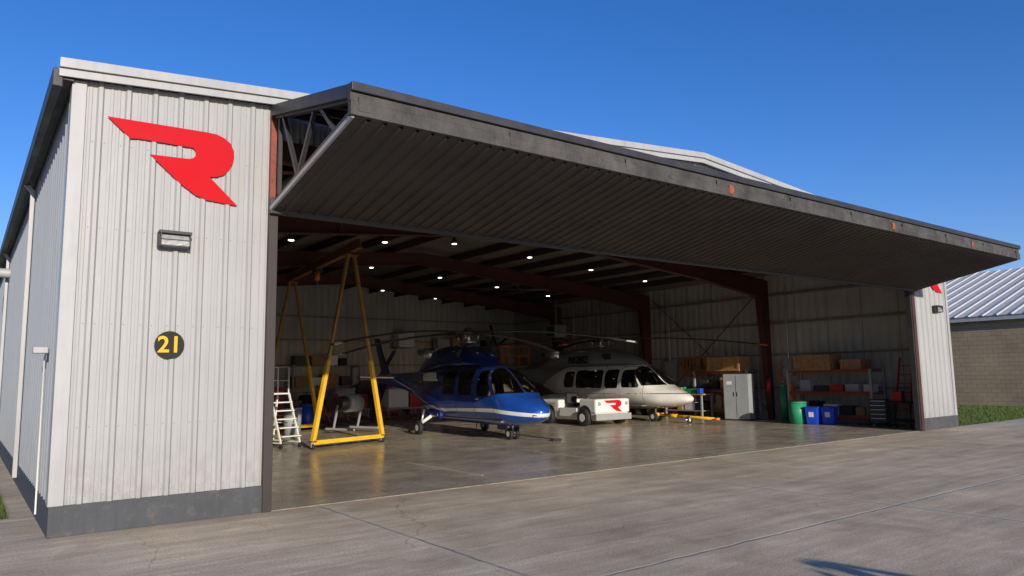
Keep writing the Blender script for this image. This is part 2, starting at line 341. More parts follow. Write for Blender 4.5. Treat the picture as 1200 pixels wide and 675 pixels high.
for i in range(1,19):
    x=i*1.22; box2('lining_seam',(x-.010,D-.05,0),(x+.010,D-.032,H),M['steel'],hang)
def frame(y):
    fw=.22
    for sx in (1,-1):
        X=(lambda a:a) if sx==1 else (lambda a:W3-a)
        def P(a,z,yy): return (X(a),yy,z)
        pts=[P(.12,0,y-.02),P(.38,0,y-.02),P(.80,4.55,y-.02),P(.80,top(.8)-.25,y-.02),P(.12,H-.2,y-.02)]
        prism('column_web',pts,(0,.04,0),M['redsteel'],hang)
        prism('column_face',[P(.38,0,y-fw/2),P(.38,0,y+fw/2),P(.80,4.55,y+fw/2),P(.80,4.55,y-fw/2)],((-.02 if sx==1 else .02),0,0),M['redsteel'],hang)
        pts=[P(.8,top(.8)-.25,y-.02),P(.8,4.52,y-.02),P(4.2,top(4.2)-.70,y-.02),P(XR,top(XR)-.62,y-.02),P(XR,top(XR)-.25,y-.02)]
        prism('rafter_web',pts,(0,.04,0),M['redsteel'],hang)
        for (a,b) in (((.8,4.52),(4.2,top(4.2)-.70)),((4.2,top(4.2)-.70),(XR,top(XR)-.62))):
            prism('rafter_flange',[P(a[0],a[1],y-fw/2),P(a[0],a[1],y+fw/2),P(b[0],b[1],y+fw/2),P(b[0],b[1],y-fw/2)],(0,0,-.025),M['redsteel'],hang)
        prism('rafter_flange',[P(.5,top(.5)-.25,y-fw/2),P(.5,top(.5)-.25,y+fw/2),P(XR,top(XR)-.25,y+fw/2),P(XR,top(XR)-.25,y-fw/2)],(0,0,.02),M['redsteel'],hang)
        for q in (3.0,6.0,9.0):
            for dy in (-.5,.5): beam('flange_brace',P(q,top(q)-.68,y),P(q,top(q)-.2,y+dy),.03,.03,M['purlin'],hang)
for y in (.55,6.1,12.0,17.9): frame(y)
for (ya,yb) in ((6.3,11.8),(11.8,6.3),):
    cyl('brace_rod',(W3-.16,ya,.3),(W3-.16,yb,4.9),.016,M['redsteel'],hang,seg=6)
for (ya,yb) in ((.6,6.1),(6.1,.6),(12,17.9),(17.9,12)):
    cyl('roof_brace',(2,ya,top(2)-.28),(8,yb,top(8)-.28),.012,M['alu'],hang,seg=6); cyl('roof_brace',(W3-2,ya,top(2)-.28),(W3-8,yb,top(8)-.28),.012,M['alu'],hang,seg=6)
for x in (3.2,6.0,8.8,11.2,14.2,17.0,19.8):
    for y in (3.2,9.2,15.0,20.0):
        zt=top(x)-.34; cyl('ceiling_lamp_housing',(x,y,zt),(x,y,zt+.20),.10,M['dark'],hang,r2=.05,seg=14); cyl('ceiling_lamp_lens',(x,y,zt-.012),(x,y,zt-.002),.075,M['lamp'],hang,seg=14)

# ------------------------------------------------------------------ bifold door (part of hangar)
d=2.69; zt=4.889; zb=4.54; zi=4.01; zh=5.42
DL,DR=W1+.0,W2+.08
n_=Vector((0,-(zb-zi),-(d-.15))).normalized(); vd=Vector((0,-(d-.15),(zb-zi))).normalized(); LL=math.hypot(d-.15,zb-zi)
corrug('door_lower_leaf_skin',(DL,-.15,zi),(1,0,0),vd,n_,DR-DL,lambda u:0,lambda u:LL,M['soffit'],hang,pitch=.205,dep=.028,minor=.0)
prism('door_lower_leaf_frame',[(DL+.02,-.17,zi+.03),(DL+.02,-d+.02,zb+.03),(DL+.02,-d+.02,zb+.15),(DL+.02,-.17,zi+.15)],(DR-DL-.04,0,0),M['dark'],hang)
for X0 in (DL-.035,DR-.0):
    prism('door_leaf_end_trim',[(X0,-.13,zi-.02),(X0,-d-.02,zb-.02),(X0,-d-.02,zb+.035),(X0,-.13,zi+.035)],(.034,0,0),M['trim'] if X0<5 else M['fascia'],hang)
box2('door_bottom_rail',(DL-.03,-.16,zi-.06),(DR+.02,-.06,zi+.16),M['dark'],hang,.008)
prism('door_upper_leaf',[(DL,-.13,zh),(DL,-d+.05,zt-.03),(DL,-d+.05,zt+.0),(DL,-.13,zh+.03)],(DR-DL,0,0),M['doortop'],hang)
for X0 in np.linspace(DL+.05,DR-.05,14):
    beam('upper_leaf_rib',(X0,-.15,zh-.08),(X0,-d+.1,zt-.1),.08,.10,M['dark'],hang)
for t in (.12,.4,.7,.95):
    yy=-.13+(-d+.18)*t; zz=zh+(zt-zh)*t-.07; box2('upper_leaf_girt',(DL,yy-.03,zz-.05),(DR,yy+.03,zz+.05),M['dark'],hang)
beam('upper_leaf_end',(DL-.02,-.12,zh-.02),(DL-.02,-d,zt-.06),.05,.15,M['dark'],hang)
for (z0,z1,y0,y1,m) in ((zt-.085,zt+.015,-d-.09,-d+.03,M['dark']),(zt-.19,zt-.088,-d-.045,-d+.03,M['fascia']),(zb+.0,zb+.155,-d-.065,-d+.02,M['fascia'])):
    box2('door_fold_beam',(DL-.06,y0,z0),(DR+.10,y1,z1),m,hang,.006)
for X0 in np.linspace(DL+.1,DR-.1,10): box2('fold_hinge',(X0-.07,-d-.071,zb+.05),(X0+.07,-d-.0651,zt-.13),M['fascia'],hang)
for X0 in (8.9,14.3,18.15):
    prism('rust_mark',[(X0-.06,-d-.076,zb+.05),(X0+.04,-d-.076,zb+.03),(X0+.075,-d-.076,zb+.13),(X0+.02,-d-.076,zt-.16),(X0-.05,-d-.076,zt-.17)],(0,.004,0),M['rust'],hang)
for a,b in (((-.3,zh-.1),(-.9,4.3)),((-.9,4.3),(-1.5,5.1)),((-1.5,5.1),(-2.1,4.55)),((-.2,4.2),(-.2,5.3))):
    beam('door_truss_web',(DL+.06,a[0],a[1]),(DL+.06,b[0],b[1]),.05,.05,M['dark'],hang)
for X0 in np.linspace(DL+3,DR-3,6): beam('door_lift_strut',(X0,-.2,4.2),(X0,-.2,5.2),.06,.06,M['dark'],hang)
for X0 in np.linspace(DL+.4,DR-.4,8): cyl('lift_cable',(X0,-.05,4.1),(X0,-.05,5.1),.008,M['black'],hang,seg=6)

# ------------------------------------------------------------------ signs & lamps on front
RP=[(.34,4.93),(1.484,4.95),(1.62,4.945),(1.72,4.91),(1.80,4.85),(1.844,4.756),(1.85,4.66),(1.83,4.57),(1.79,4.48),(1.72,4.41),(1.64,4.37),(1.548,4.355),(1.911,4.016),(1.516,4.045),(1.38,4.09),(1.19,4.22),(.826,4.537),(1.293,4.556),(1.345,4.58),(1.367,4.62),(1.365,4.67),(1.335,4.71),(.70,4.715),(.60,4.70)]
def logo(ox):
    g=grp('logo_sign',(ox,-.034,0)); prism('letter_r',[(x,0,z) for x,z in RP],(0,-.010,0),M['red'],g); return g
logo(0); logo(20.99)
g=grp('number_sign',(1.144,-.034,2.157))
cyl('disc',(0,0,0),(0,-.010,0),.172,M['signblack'],g,seg=48)
text('digits','21',.28,(0,-.013,-.002),(rad(90),0,0),M['signyellow'],g,.002,.005)
def walllamp(x,z):
    g=grp('wall_light',(x,-.03,z))
    box2('housing',(-.19,-.10,-.10),(.19,0,.11),M['dark'],g,.015)
    prism('lens',[(-.165,-.10,.065),(-.165,-.145,-.01),(-.165,-.14,-.07),(-.165,-.10,-.08)],(.33,0,0),M['glassl'],g,.006)
    box2('lens_guard',(-.17,-.152,-.005),(.17,-.10,.005),M['dark'],g)
    for xx in (-.17,.17): box2('lens_guard',(xx-.006,-.154,-.085),(xx+.006,-.10,.08),M['dark'],g)
    box2('visor',(-.19,-.15,.075),(.19,-.095,.112),M['dark'],g,.004)
walllamp(1.14,3.46); walllamp(22.35,3.5)

# ------------------------------------------------------------------ brick building
bb=grp('brick_building',(37.6,0,0))
box2('brick_wall',(0,-9,0),(22,40,3.95),M['brick'],bb)
box2('fascia_trim',(-.35,-9.4,3.955),(-.0,40.4,4.2),M['trim'],bb)
corrug('roof_slope',(-.4,-9.5,4.16),(0,1,0),Vector((1,0,.3)).normalized(),Vector((-.3,0,1)).normalized(),50,lambda u:0,lambda u:11.9,M['roof2'],bb,pitch=.6,dep=.05)
corrug('roof_slope',(22.4,-9.5,4.16),(0,1,0),Vector((-1,0,.3)).normalized(),Vector((.3,0,1)).normalized(),50,lambda u:0,lambda u:11.9,M['roof2'],bb,pitch=.6,dep=.05)
prism('gable_end',[(0,-9,3.95),(22,-9,3.95),(11,-9,7.4)],(0,.2,0),M['trim'],bb)

# ------------------------------------------------------------------ grass blades
def blades(n,x0,x1,y0,y1,h0,h1,w):
    x=rng.uniform(x0,x1,n);y=rng.uniform(y0,y1,n);h=rng.uniform(h0,h1,n);a=rng.uniform(0,2*math.pi,n);lx=rng.normal(0,.35,n)*h;ly=rng.normal(0,.35,n)*h
    v=np.zeros((n,3,3)); v[:,0]=np.stack([x-w*np.cos(a),y-w*np.sin(a),np.full(n,-.012)],1); v[:,1]=np.stack([x+w*np.cos(a),y+w*np.sin(a),np.full(n,-.012)],1); v[:,2]=np.stack([x+lx,y+ly,h],1)
    return v.reshape(-1,3)
V=np.concatenate([blades(26000,-3.2,-.30,1.78,9,.03,.10,.004),blades(12000,-3.5,-.3,8,26,.05,.14,.008),blades(26000,W3+.5,37.5,.0,10,.04,.11,.008)])
mesh('grass_blades',V,[(3*i,3*i+1,3*i+2) for i in range(len(V)//3)],M['grass'])

# ------------------------------------------------------------------ helicopters
def cr(tab,t):
    tab=np.array(tab,float); n=len(tab); i=np.clip(np.floor(t).astype(int),0,n-2); f=(t-i)[:,None]
    p0=tab[np.clip(i-1,0,n-1)];p1=tab[i];p2=tab[i+1];p3=tab[np.clip(i+2,0,n-1)]
    m1=(p2-p0)/2; m2=(p3-p1)/2
    dd=(p2-p1); m1=np.where(dd*m1<=0,0,np.sign(m1)*np.minimum(abs(m1),3*abs(dd))); m2=np.where(dd*m2<=0,0,np.sign(m2)*np.minimum(abs(m2),3*abs(dd)))
    return (2*f**3-3*f**2+1)*p1+(f**3-2*f**2+f)*m1+(-2*f**3+3*f**2)*p2+(f**3-f**2)*m2
def sdpoly(px,pz,poly,r=0):
    poly=np.array(poly,float); n=len(poly); dmin=np.full(px.shape,1e9); inside=np.zeros(px.shape,bool)
    for i in range(n):
        a=poly[i];b=poly[(i+1)%n]; e=b-a; wx=px-a[0];wz=pz-a[1]
        t=np.clip((wx*e[0]+wz*e[1])/(e@e),0,1); dmin=np.minimum(dmin,np.hypot(wx-e[0]*t,wz-e[1]*t))
        c=((a[1]>pz)!=(b[1]>pz)); xi=(b[0]-a[0])*(pz-a[1])/(b[1]-a[1]+1e-12)+a[0]; inside^=(c&(px<xi))
    return np.where(inside,-dmin,dmin)-r
def loft(name,secs,parent,m,nl=160,nr=72,wid=.45,attr=None):
    t=np.linspace(0,len(secs)-1,nl); A=cr(secs,t)
    th=np.linspace(0,2*math.pi,nr,endpoint=False); c=np.cos(th);sn=np.sin(th)
    v=[]
    for x,tp,bt,hw,e in A:
        zc=bt+(tp-bt)*wid; y=hw*np.sign(c)*np.abs(c)**(2/e); zz=np.sign(sn)*np.abs(sn)**(2/e); z=np.where(zz>0,zc+zz*(tp-zc),zc+zz*(zc-bt))
        v.append(np.stack([np.full(nr,x),y,z],1))
    v=np.concatenate(v)
    f=[(i*nr+j,i*nr+(j+1)%nr,(i+1)*nr+(j+1)%nr,(i+1)*nr+j) for i in range(nl-1) for j in range(nr)]
    f.append(tuple(range(nr)));f.append(tuple(reversed(range((nl-1)*nr,nl*nr))))
    o=mesh(name,v,f,m,parent,True)
    if attr:
        for k,fn in attr.items():
            at=o.data.attributes.new(k,'FLOAT','POINT'); at.data.foreach_set('value',fn(v[:,0],v[:,1],v[:,2]).astype(np.float32))
    bm=bmesh.new(); bm.from_mesh(o.data); bmesh.ops.recalc_face_normals(bm,faces=bm.faces); bm.to_mesh(o.data); bm.free()
    return o
def helipaint(name,c1,c2,c3,metal=0.0,rough=.25):
    m,n,b=nt(name)
    A=lambda k:N(n,'ShaderNodeAttribute',attribute_name=k).outputs['Fac']
    P=mapv(n,(1,1,1)); f=noise(n,P,2.5,4)
    rgb=mixc(n,ramp(n,A('tone'),-.004,.004,1,0),c4(c1),c4(c2))
    st=A('strp'); sm=ramp(n,st,-.004,.004,1,0); rgb=mixc(n,sm,rgb,c4(c3))
    rgb=mixc(n,1,rgb,ramp(n,f,.3,.7,.9,1.08),'MULTIPLY')
    se=math_(n,'ABSOLUTE',A('seam')); rgb=mixc(n,ramp(n,se,.006,.012,.75,0),rgb,c4((.01,.01,.01)))
    w=A('win'); wm=ramp(n,w,-.005,.0,1,0); fr=ramp(n,w,.014,.022,1,0)
    rgb=mixc(n,fr,rgb,c4((.012,.012,.012)))
    n.links.new(rgb,b.inputs['Base Color']); b.inputs['Roughness'].default_value=rough
    n.links.new(math_(n,'MULTIPLY',ramp(n,math_(n,'MAXIMUM',fr,sm),0,1,1,0),metal),b.inputs['Metallic'])
    b.inputs['Coat Weight'].default_value=.6; b.inputs['Coat Roughness'].default_value=.06
    tr=N(n,'ShaderNodeBsdfTransparent'); tr.inputs[0].default_value=(.50,.53,.54,1)
    gl=N(n,'ShaderNodeBsdfGlossy'); gl.inputs['Roughness'].default_value=.03; gl.inputs[0].default_value=(1,1,1,1)
    fz=N(n,'ShaderNodeFresnel'); fz.inputs[0].default_value=1.5
    mg=N(n,'ShaderNodeMixShader'); n.links.new(math_(n,'ADD',fz.outputs[0],.05,clamp=True),mg.inputs[0]); n.links.new(tr.outputs[0],mg.inputs[1]); n.links.new(gl.outputs[0],mg.inputs[2])
    mm=N(n,'ShaderNodeMixShader'); n.links.new(wm,mm.inputs[0]); n.links.new(b.outputs[0],mm.inputs[1]); n.links.new(mg.outputs[0],mm.inputs[2])
    out=[q for q in n.nodes if q.type=='OUTPUT_MATERIAL'][0]; n.links.new(mm.outputs[0],out.inputs[0])
    return m
def paintplain(name,c,metal=0,rough=.28):
    return mat(name,c,rough,metal,.06,2,coat=.5)
def blade(parent,az,R,hubz,r0,chord,droop,m,mt=None):
    v=[];f=[];n=22
    for i in range(n+1):
        t=i/n; r=r0+(R-r0)*t; z=hubz-droop*t**2; ch=chord*(.35+.65*min(1,t/.12)) if t<.12 else chord
        if i==n: ch=chord*.6
        for a,b in ((-.35,0),(-.2,.026),(.2,.034),(.5,0),(.2,-.022),(-.2,-.016)):
            y=a*ch; v.append((r*math.cos(az)-y*math.sin(az),r*math.sin(az)+y*math.cos(az),z+b))
    for i in range(n):
        for j in range(6): f.append((i*6+j,i*6+(j+1)%6,(i+1)*6+(j+1)%6,(i+1)*6+j))
    f+= [(0,1,2,3,4,5),tuple(n*6+k for k in (5,4,3,2,1,0))]
    o=mesh('main_rotor_blade',v,f,m,parent)
    if mt:
        o.data.materials.append(mt)
        for p in o.data.polygons:
            if 6*(n-1)<=p.index<6*n: p.material_index=1
    return o
def wheel(parent,x,y,r,w,zc=None):
    zc=r if zc is None else zc
    cyl('tyre',(x,y-w/2,zc),(x,y+w/2,zc),r,M['black'],parent,seg=28); cyl('tyre_shoulder',(x,y-w*.62,zc),(x,y+w*.62,zc),r*.86,M['black'],parent,seg=28)
    cyl('wheel_hub',(x,y-w*.66,zc),(x,y+w*.66,zc),r*.48,M['white'],parent,seg=20)
def hubhead(parent,z0,z1,r,azs,m,grip):
    cyl('rotor_mast',(0,0,z0),(0,0,z1+.1),.09,M['alu'],parent); cyl('swashplate',(0,0,z0+.12),(0,0,z0+.2),r*.7,M['alu'],parent,seg=24)
    cyl('rotor_hub',(0,0,z1-.07),(0,0,z1+.07),r*.7,m,parent,seg=24); cyl('hub_cap',(0,0,z1+.07),(0,0,z1+.16),r*.45,m,parent,r2=r*.2,seg=20)
    for a in azs:
        ca,sa=math.cos(a),math.sin(a)
        beam('blade_grip',(ca*r*.4,sa*r*.4,z1),(ca*grip,sa*grip,z1),.13,.09,m,parent)
        cyl('pitch_link',(ca*r*.7-sa*.12,sa*r*.7+ca*.12,z0+.16),(ca*r*.9-sa*.12,sa*r*.9+ca*.12,z1),.018,M['alu'],parent,seg=8)
def cabin(parent,x0,x1,hw,zf,zs,seatm,rows,xp):
    box2('cabin_floor',(x0,-hw+.06,zf),(x1,hw-.06,zf+.04),M['greyfab'],parent)
    for xr in rows:
        for yy in ((-.4,.4) if hw<.9 else (-.62,0,.62)):
            box('seat_cushion',(xr,yy*hw/.78 if hw<.9 else yy,zf+zs),(.46,.42,.14),seatm,parent,bev=.04)
            box('seat_backrest',(xr-.24,yy*hw/.78 if hw<.9 else yy,zf+zs+.36),(.12,.42,.62),seatm,parent,(0,rad(-8),0),bev=.04)
            box('seat_headrest',(xr-.30,yy*hw/.78 if hw<.9 else yy,zf+zs+.76),(.10,.24,.16),seatm,parent,bev=.03)
    box('instrument_panel',(xp,0,zf+.62),(.22,hw*1.25,.34),M['black'],parent,(0,rad(-15),0),bev=.04)
    box2('rear_bulkhead',(x0-.04,-hw+.1,zf),(x0,hw-.1,zf+1.4),seatm,parent)
def U(*polys):
    def fn(x,y,z):
        dd=np.full(x.shape,9.)
        for p in polys: dd=np.minimum(dd,sdpoly(x,z,p[0],p[1]))
        return dd
    return fn
# ---- blue twin
hd=Vector((-.08,-.997)).normalized(); hub=Vector((11.22,6.35))-hd*2.45
B=grp('helicopter',(hub.x,hub.y,0.006),math.atan2(hd.y,hd.x))
navy=(.007,.024,.14); bluebr=(.012,.085,.44); wht=(.72,.73,.75)
secs=[(4.00,.78,.72,.03,2),(3.97,.86,.66,.12,2),(3.86,.97,.57,.27,2.1),(3.6,1.10,.48,.46,2.2),(3.28,1.22,.42,.60,2.3),(3.0,1.36,.39,.68,2.4),(2.7,1.62,.38,.72,2.5),(2.3,1.87,.37,.75,2.6),(1.8,2.02,.37,.77,2.8),(1.0,2.10,.37,.78,2.9),(0,2.12,.37,.78,2.9),(-1,2.10,.40,.76,2.8),(-1.8,2.05,.50,.68,2.5),(-2.6,1.99,.76,.50,2.3),(-3.4,1.94,1.06,.35,2.1),(-4.5,1.90,1.27,.25,2),(-6,1.88,1.43,.19,2),(-7,1.86,1.52,.14,2),(-7.2,1.80,1.58,.06,2)]
wins109=U(([(3.16,1.28),(2.66,1.25),(2.10,1.94),(2.0,2.4),(3.6,2.4)],.0),([(2.50,1.22),(1.84,1.22),(1.84,1.84),(2.04,1.86)],.03),([(1.50,1.24),(.80,1.24),(.80,1.86),(1.50,1.86)],.04),([(.50,1.24),(-.22,1.24),(-.12,1.86),(.50,1.86)],.04))
def win109(x,y,z):
    w=wins109(x,y,z); return np.where(x>1.95,np.maximum(w,.035-np.abs(y)),w)
seam109=U(([(2.66,.62),(1.70,.62),(1.70,2.0),(2.10,2.0),(2.66,1.25)],0),([(1.60,.62),(.62,.62),(.62,1.98),(1.60,1.98)],0))
def strp109(x,y,z):
    zc=.76+.05*np.sin(x*.5)+np.where(x<-.5,(-.5-x)*.20,0)-np.where(x>2.6,(x-2.6)*.08,0); return np.abs(z-zc)-.025-.025*np.clip((x+2)/4,0,1)
def tone109(x,y,z): return z-(1.02+np.where(x<-.5,(-.5-x)*.2,0)+np.where(x>1.8,(x-1.8)*.25,0))
Mb=helipaint('blue_helicopter_paint',navy,bluebr,wht,.3,.22)
loft('fuselage',secs,B,Mb,nl=180,nr=80,attr={'win':win109,'seam':seam109,'strp':strp109,'tone':tone109})
cabin(B,-.9,2.9,.70,.50,.34,M['leather'],(2.0,.9,-.4),2.72)
bplain=paintplain('navy_gloss',navy,.3,.22)
loft('engine_cowling',[(1.60,2.06,1.95,.10,2),(1.35,2.30,1.9,.32,2.2),(.9,2.52,1.9,.48,2.4),(.3,2.66,1.9,.55,2.6),(-.6,2.70,1.9,.58,2.6),(-1.5,2.62,1.85,.55,2.5),(-2.3,2.42,1.8,.42,2.3),(-3.1,2.05,1.8,.2,2)],B,bplain,60,40)
for sy in (1,-1):
    cyl('engine_exhaust',(-1.5,sy*.42,2.40),(-2.0,sy*.66,2.55),.14,M['alu'],B,seg=20); cyl('exhaust_bore',(-1.9,sy*.612,2.52),(-2.005,sy*.664,2.552),.12,M['black'],B,seg=20)
    cyl('air_intake',(.25,sy*.48,2.40),(.45,sy*.50,2.39),.13,M['black'],B,seg=18)
    cyl('gear_leg',(-1.0,sy*.62,.62),(-1.04,sy*1.08,.34),.05,M['white'],B); cyl('gear_oleo',(-1.04,sy*.98,.75),(-1.04,sy*1.10,.26),.035,M['alu'],B)
    wheel(B,-1.04,sy*1.16,.20,.12); box('gear_sponson',(-.95,sy*.66,.60),(1.1,.24,.26),bplain,B,bev=.09)
    prism('stabiliser',[(-5.2,sy*.15,1.70),(-5.75,sy*.15,1.70),(-5.95,sy*1.35,1.74),(-5.55,sy*1.35,1.74)],(0,0,.05),bplain,B)
text('registration','N600LL',.34,(-1.05,-.775,1.72),(rad(88),0,rad(-4)),M['white'],B,.02,.007,.95)
cyl('nose_leg',(2.45,0,.5),(2.45,0,.2),.045,M['alu'],B)
for sy in (.1,-.1): wheel(B,2.45,sy,.155,.08)
box('nose_gear_door',(2.25,.2,.36),(.5,.02,.2),bplain,B,bev=.005); box('nose_gear_door',(2.25,-.2,.36),(.5,.02,.2),bplain,B,bev=.005)
cyl('landing_light',(2.9,0,.44),(2.93,0,.36),.08,M['glassl'],B,seg=18)
prism('upper_fin',[(-6.1,-.03,1.85),(-6.75,-.03,1.85),(-7.55,-.03,3.25),(-7.20,-.03,3.25),(-6.75,-.03,2.6)],(0,.07,0),bplain,B)
prism('lower_fin',[(-6.3,-.03,1.6),(-7.1,-.03,1.6),(-7.35,-.03,.78),(-7.05,-.03,.75)],(0,.07,0),bplain,B)
for a in (.6,.6+math.pi): beam('tail_rotor_blade',(-7.0,.25,2.2),(-7.0+math.cos(a)*.95,.25,2.2+math.sin(a)*.95),.16,.03,M['blade'],B)
cyl('tail_rotor_shaft',(-7,0,2.2),(-7,.28,2.2),.06,M['alu'],B)
hz=3.04; hdg=math.atan2(hd.y,hd.x)
azw=[math.atan2(-.34,-.94)+k*math.pi/2 for k in range(4)]; azl=[a-hdg for a in azw]
hubhead(B,2.6,hz,.36,azl,M['dark'],.75)
for a in azl: blade(B,a,5.5,hz,.65,.34,.50,M['blade'],M['white'])
cyl('pitot',(3.7,-.25,.72),(4.05,-.28,.70),.012,M['alu'],B,seg=8)
for sy in (1,-1):
    cyl('door_handle',(1.75,sy*.785,1.1),(1.9,sy*.785,1.1),.012,M['alu'],B,seg=8); cyl('windscreen_wiper',(3.05,sy*.35,1.40),(2.72,sy*.22,1.66),.01,M['black'],B,seg=6)
cyl('antenna',(.5,0,.38),(.45,0,.2),.012,M['black'],B,seg=8)
TB=grp('nose_tow_handle',(11.22,6.35,0)); pipe('handle',[(0,0,.16),(.25,-.55,.10),(.55,-1.1,.05)],.018,M['black'],TB); box('foot',(.58,-1.15,.03),(.3,.12,.05),M['black'],TB,bev=.01)

# ---- white twin
hub2=Vector((19.55,11.5)); hd2=Vector((-.03,-1)).normalized()
Wt=grp('helicopter.001',(hub2.x,hub2.y,.006),math.atan2(hd2.y,hd2.x),.93)
secs=[(5.00,.93,.86,.03,2),(4.94,1.00,.79,.15,2),(4.75,1.10,.71,.32,2),(4.4,1.23,.62,.54,2.1),(4.0,1.36,.56,.74,2.15),(3.6,1.55,.53,.88,2.2),(3.2,1.88,.51,.98,2.3),(2.75,2.16,.50,1.05,2.4),(2.0,2.36,.50,1.1,2.5),(0,2.42,.50,1.13,2.6),(-1.4,2.40,.54,1.1,2.5),(-2.1,2.34,.70,.96,2.3),(-2.9,2.28,1.0,.70,2.2),(-3.8,2.24,1.3,.48,2.1),(-5.2,2.22,1.55,.35,2),(-7,2.25,1.72,.26,2),(-8.2,2.3,1.84,.17,2),(-8.4,2.25,1.9,.08,2)]
w139=U(([(3.82,1.44),(3.28,1.42),(2.76,2.02),(2.6,2.8),(4.2,2.8)],.0),([(3.10,1.40),(2.40,1.40),(2.40,1.95),(2.68,1.97)],.05),([(2.05,1.40),(1.50,1.40),(1.50,1.95),(2.05,1.95)],.08),([(1.18,1.40),(.60,1.40),(.60,1.95),(1.18,1.95)],.08),([(.28,1.40),(-.28,1.40),(-.28,1.95),(.28,1.95)],.08),([(-.62,1.43),(-1.08,1.43),(-1.06,1.90),(-.62,1.92)],.08))
def win139(x,y,z):
    w=w139(x,y,z); return np.where(x>2.72,np.maximum(w,.05-np.abs(y)),w)
seam139=U(([(3.36,.7),(2.22,.7),(2.22,2.15),(2.7,2.15),(3.36,1.43)],0),([(1.34,.7),(-.45,.7),(-.45,2.2),(1.34,2.2)],0))
def strp139(x,y,z):
    return np.minimum(np.abs(z-(1.10+np.where(x<-1,(-1-x)*.2,0)))-.018,np.where(z<.62,(z-.62),9.))
def tone139(x,y,z): return -(z-(2.20-np.where(x<-1.2,(-1.2-x)*.35,0)))
Mw=helipaint('white_helicopter_paint',(.66,.65,.62),(.20,.215,.23),(.12,.13,.14),.0,.25)
loft('fuselage',secs,Wt,Mw,nl=190,nr=84,attr={'win':win139,'seam':seam139,'strp':strp139,'tone':tone139})
cabin(Wt,-1.5,3.3,1.0,.62,.36,M['greyfab'],(2.45,1.0,-.6),3.25)
gplain=paintplain('helicopter_silver_grey',(.20,.215,.23),.3,.35)
loft('engine_cowling',[(2.75,2.24,2.10,.12,2),(2.3,2.50,2.1,.42,2.1),(1.5,2.78,2.1,.66,2.3),(.6,2.96,2.1,.80,2.4),(-.6,3.0,2.1,.86,2.4),(-1.8,2.93,2.05,.84,2.4),(-2.8,2.75,2.0,.66,2.2),(-3.6,2.5,2.0,.4,2.1),(-4.4,2.25,2.0,.18,2)],Wt,gplain,70,48)
for sy in (1,-1):
    cyl('engine_exhaust',(-2.0,sy*.60,2.70),(-2.6,sy*.92,2.80),.2,M['alu'],Wt,seg=22); cyl('exhaust_bore',(-2.5,sy*.86,2.78),(-2.61,sy*.925,2.802),.175,M['black'],Wt,seg=22)
    box('air_intake',(1.15,sy*.72,2.58),(.5,.06,.24),M['black'],Wt,bev=.02)
    sp=loft('sponson',[(-.6,.85,.75,.05,2),(-.9,1.0,.6,.22,2.2),(-1.6,1.05,.52,.32,2.4),(-2.3,1.0,.6,.26,2.2),(-2.9,.9,.75,.05,2)],Wt,paintplain('helicopter_white',(.64,.64,.62)),30,24); sp.location=(0,sy*1.18,0)
    cyl('gear_leg',(-1.7,sy*1.25,.7),(-1.75,sy*1.32,.3),.06,M['alu'],Wt); wheel(Wt,-1.75,sy*1.38,.27,.18)
    prism('stabiliser',[(-6.9,sy*.2,1.95),(-7.6,sy*.2,1.95),(-7.7,sy*1.7,1.98),(-7.2,sy*1.7,1.98)],(0,0,.06),gplain,Wt); prism('stabiliser_endplate',[(-7.0,sy*1.7,1.7),(-7.75,sy*1.7,1.7),(-7.85,sy*1.7,2.35),(-7.4,sy*1.7,2.35)],(0,sy*.04,0),gplain,Wt)
    wheel(Wt,3.1,sy*.12,.19,.10)
cyl('nose_leg',(3.1,0,.6),(3.1,0,.2),.05,M['alu'],Wt)
text('registration','N639Z',.42,(-.45,-.885,2.47),(rad(88),0,0),M['black'],Wt,.03,.012,1.05)
prism('fin',[(-7.2,-.05,2.2),(-8.3,-.05,2.2),(-9.0,-.05,3.9),(-8.5,-.05,3.95),(-7.9,-.05,3.0)],(0,.10,0),gplain,Wt)
for k in range(4):
    a=.4+k*math.pi/2; beam('tail_rotor_blade',(-8.5,.3,3.4),(-8.5+math.cos(a)*1.3,.3,3.4+math.sin(a)*1.3),.2,.03,M['blade'],Wt)
hdg2=math.atan2(hd2.y,hd2.x); az2=[rad(a)-hdg2 for a in (-72.5,71.5,143.5,-144.5)]
hz2=3.34; hubhead(Wt,2.9,hz2,.45,az2,M['dark'],1.0)
for a in az2: blade(Wt,a,7.1,hz2,.85,.42,.5,M['blade'],M['orange'])
for sy in (1,-1): cyl('windscreen_wiper',(3.7,sy*.45,1.56),(3.25,sy*.3,1.88),.012,M['black'],Wt,seg=6)

# ------------------------------------------------------------------ tow tractor
K=grp('tow_tractor',(16.95,9.75,.006),rad(-92))
box('chassis',(0,0,.36),(3.0,1.5,.26),M['white'],K,bev=.03)
box('front_hood',(1.12,0,.66),(.86,1.56,.48),M['white'],K,bev=.06)
box('rear_body',(-.95,0,.64),(1.05,1.56,.44),M['white'],K,bev=.06)
box('front_bumper',(1.56,0,.30),(.10,1.6,.22),M['steel'],K,bev=.02)
box('rear_bumper',(-1.52,0,.30),(.10,1.5,.22),M['steel'],K,bev=.02)
box('side_skirt',(.1,-.77,.44),(.95,.05,.30),M['white'],K,bev=.015); box('side_skirt',(.1,.77,.44),(.95,.05,.30),M['white'],K,bev=.015)
box('seat',(-.05,-.3,.68),(.45,.48,.14),M['black'],K,bev=.04); box('seat_back',(-.30,-.3,.88),(.12,.46,.36),M['black'],K,bev=.04)
cyl('steering_column',(.6,-.3,.7),(.38,-.3,.98),.025,M['black'],K); cyl('steering_wheel',(.36,-.3,.98),(.38,-.3,1.01),.17,M['black'],K,seg=24)
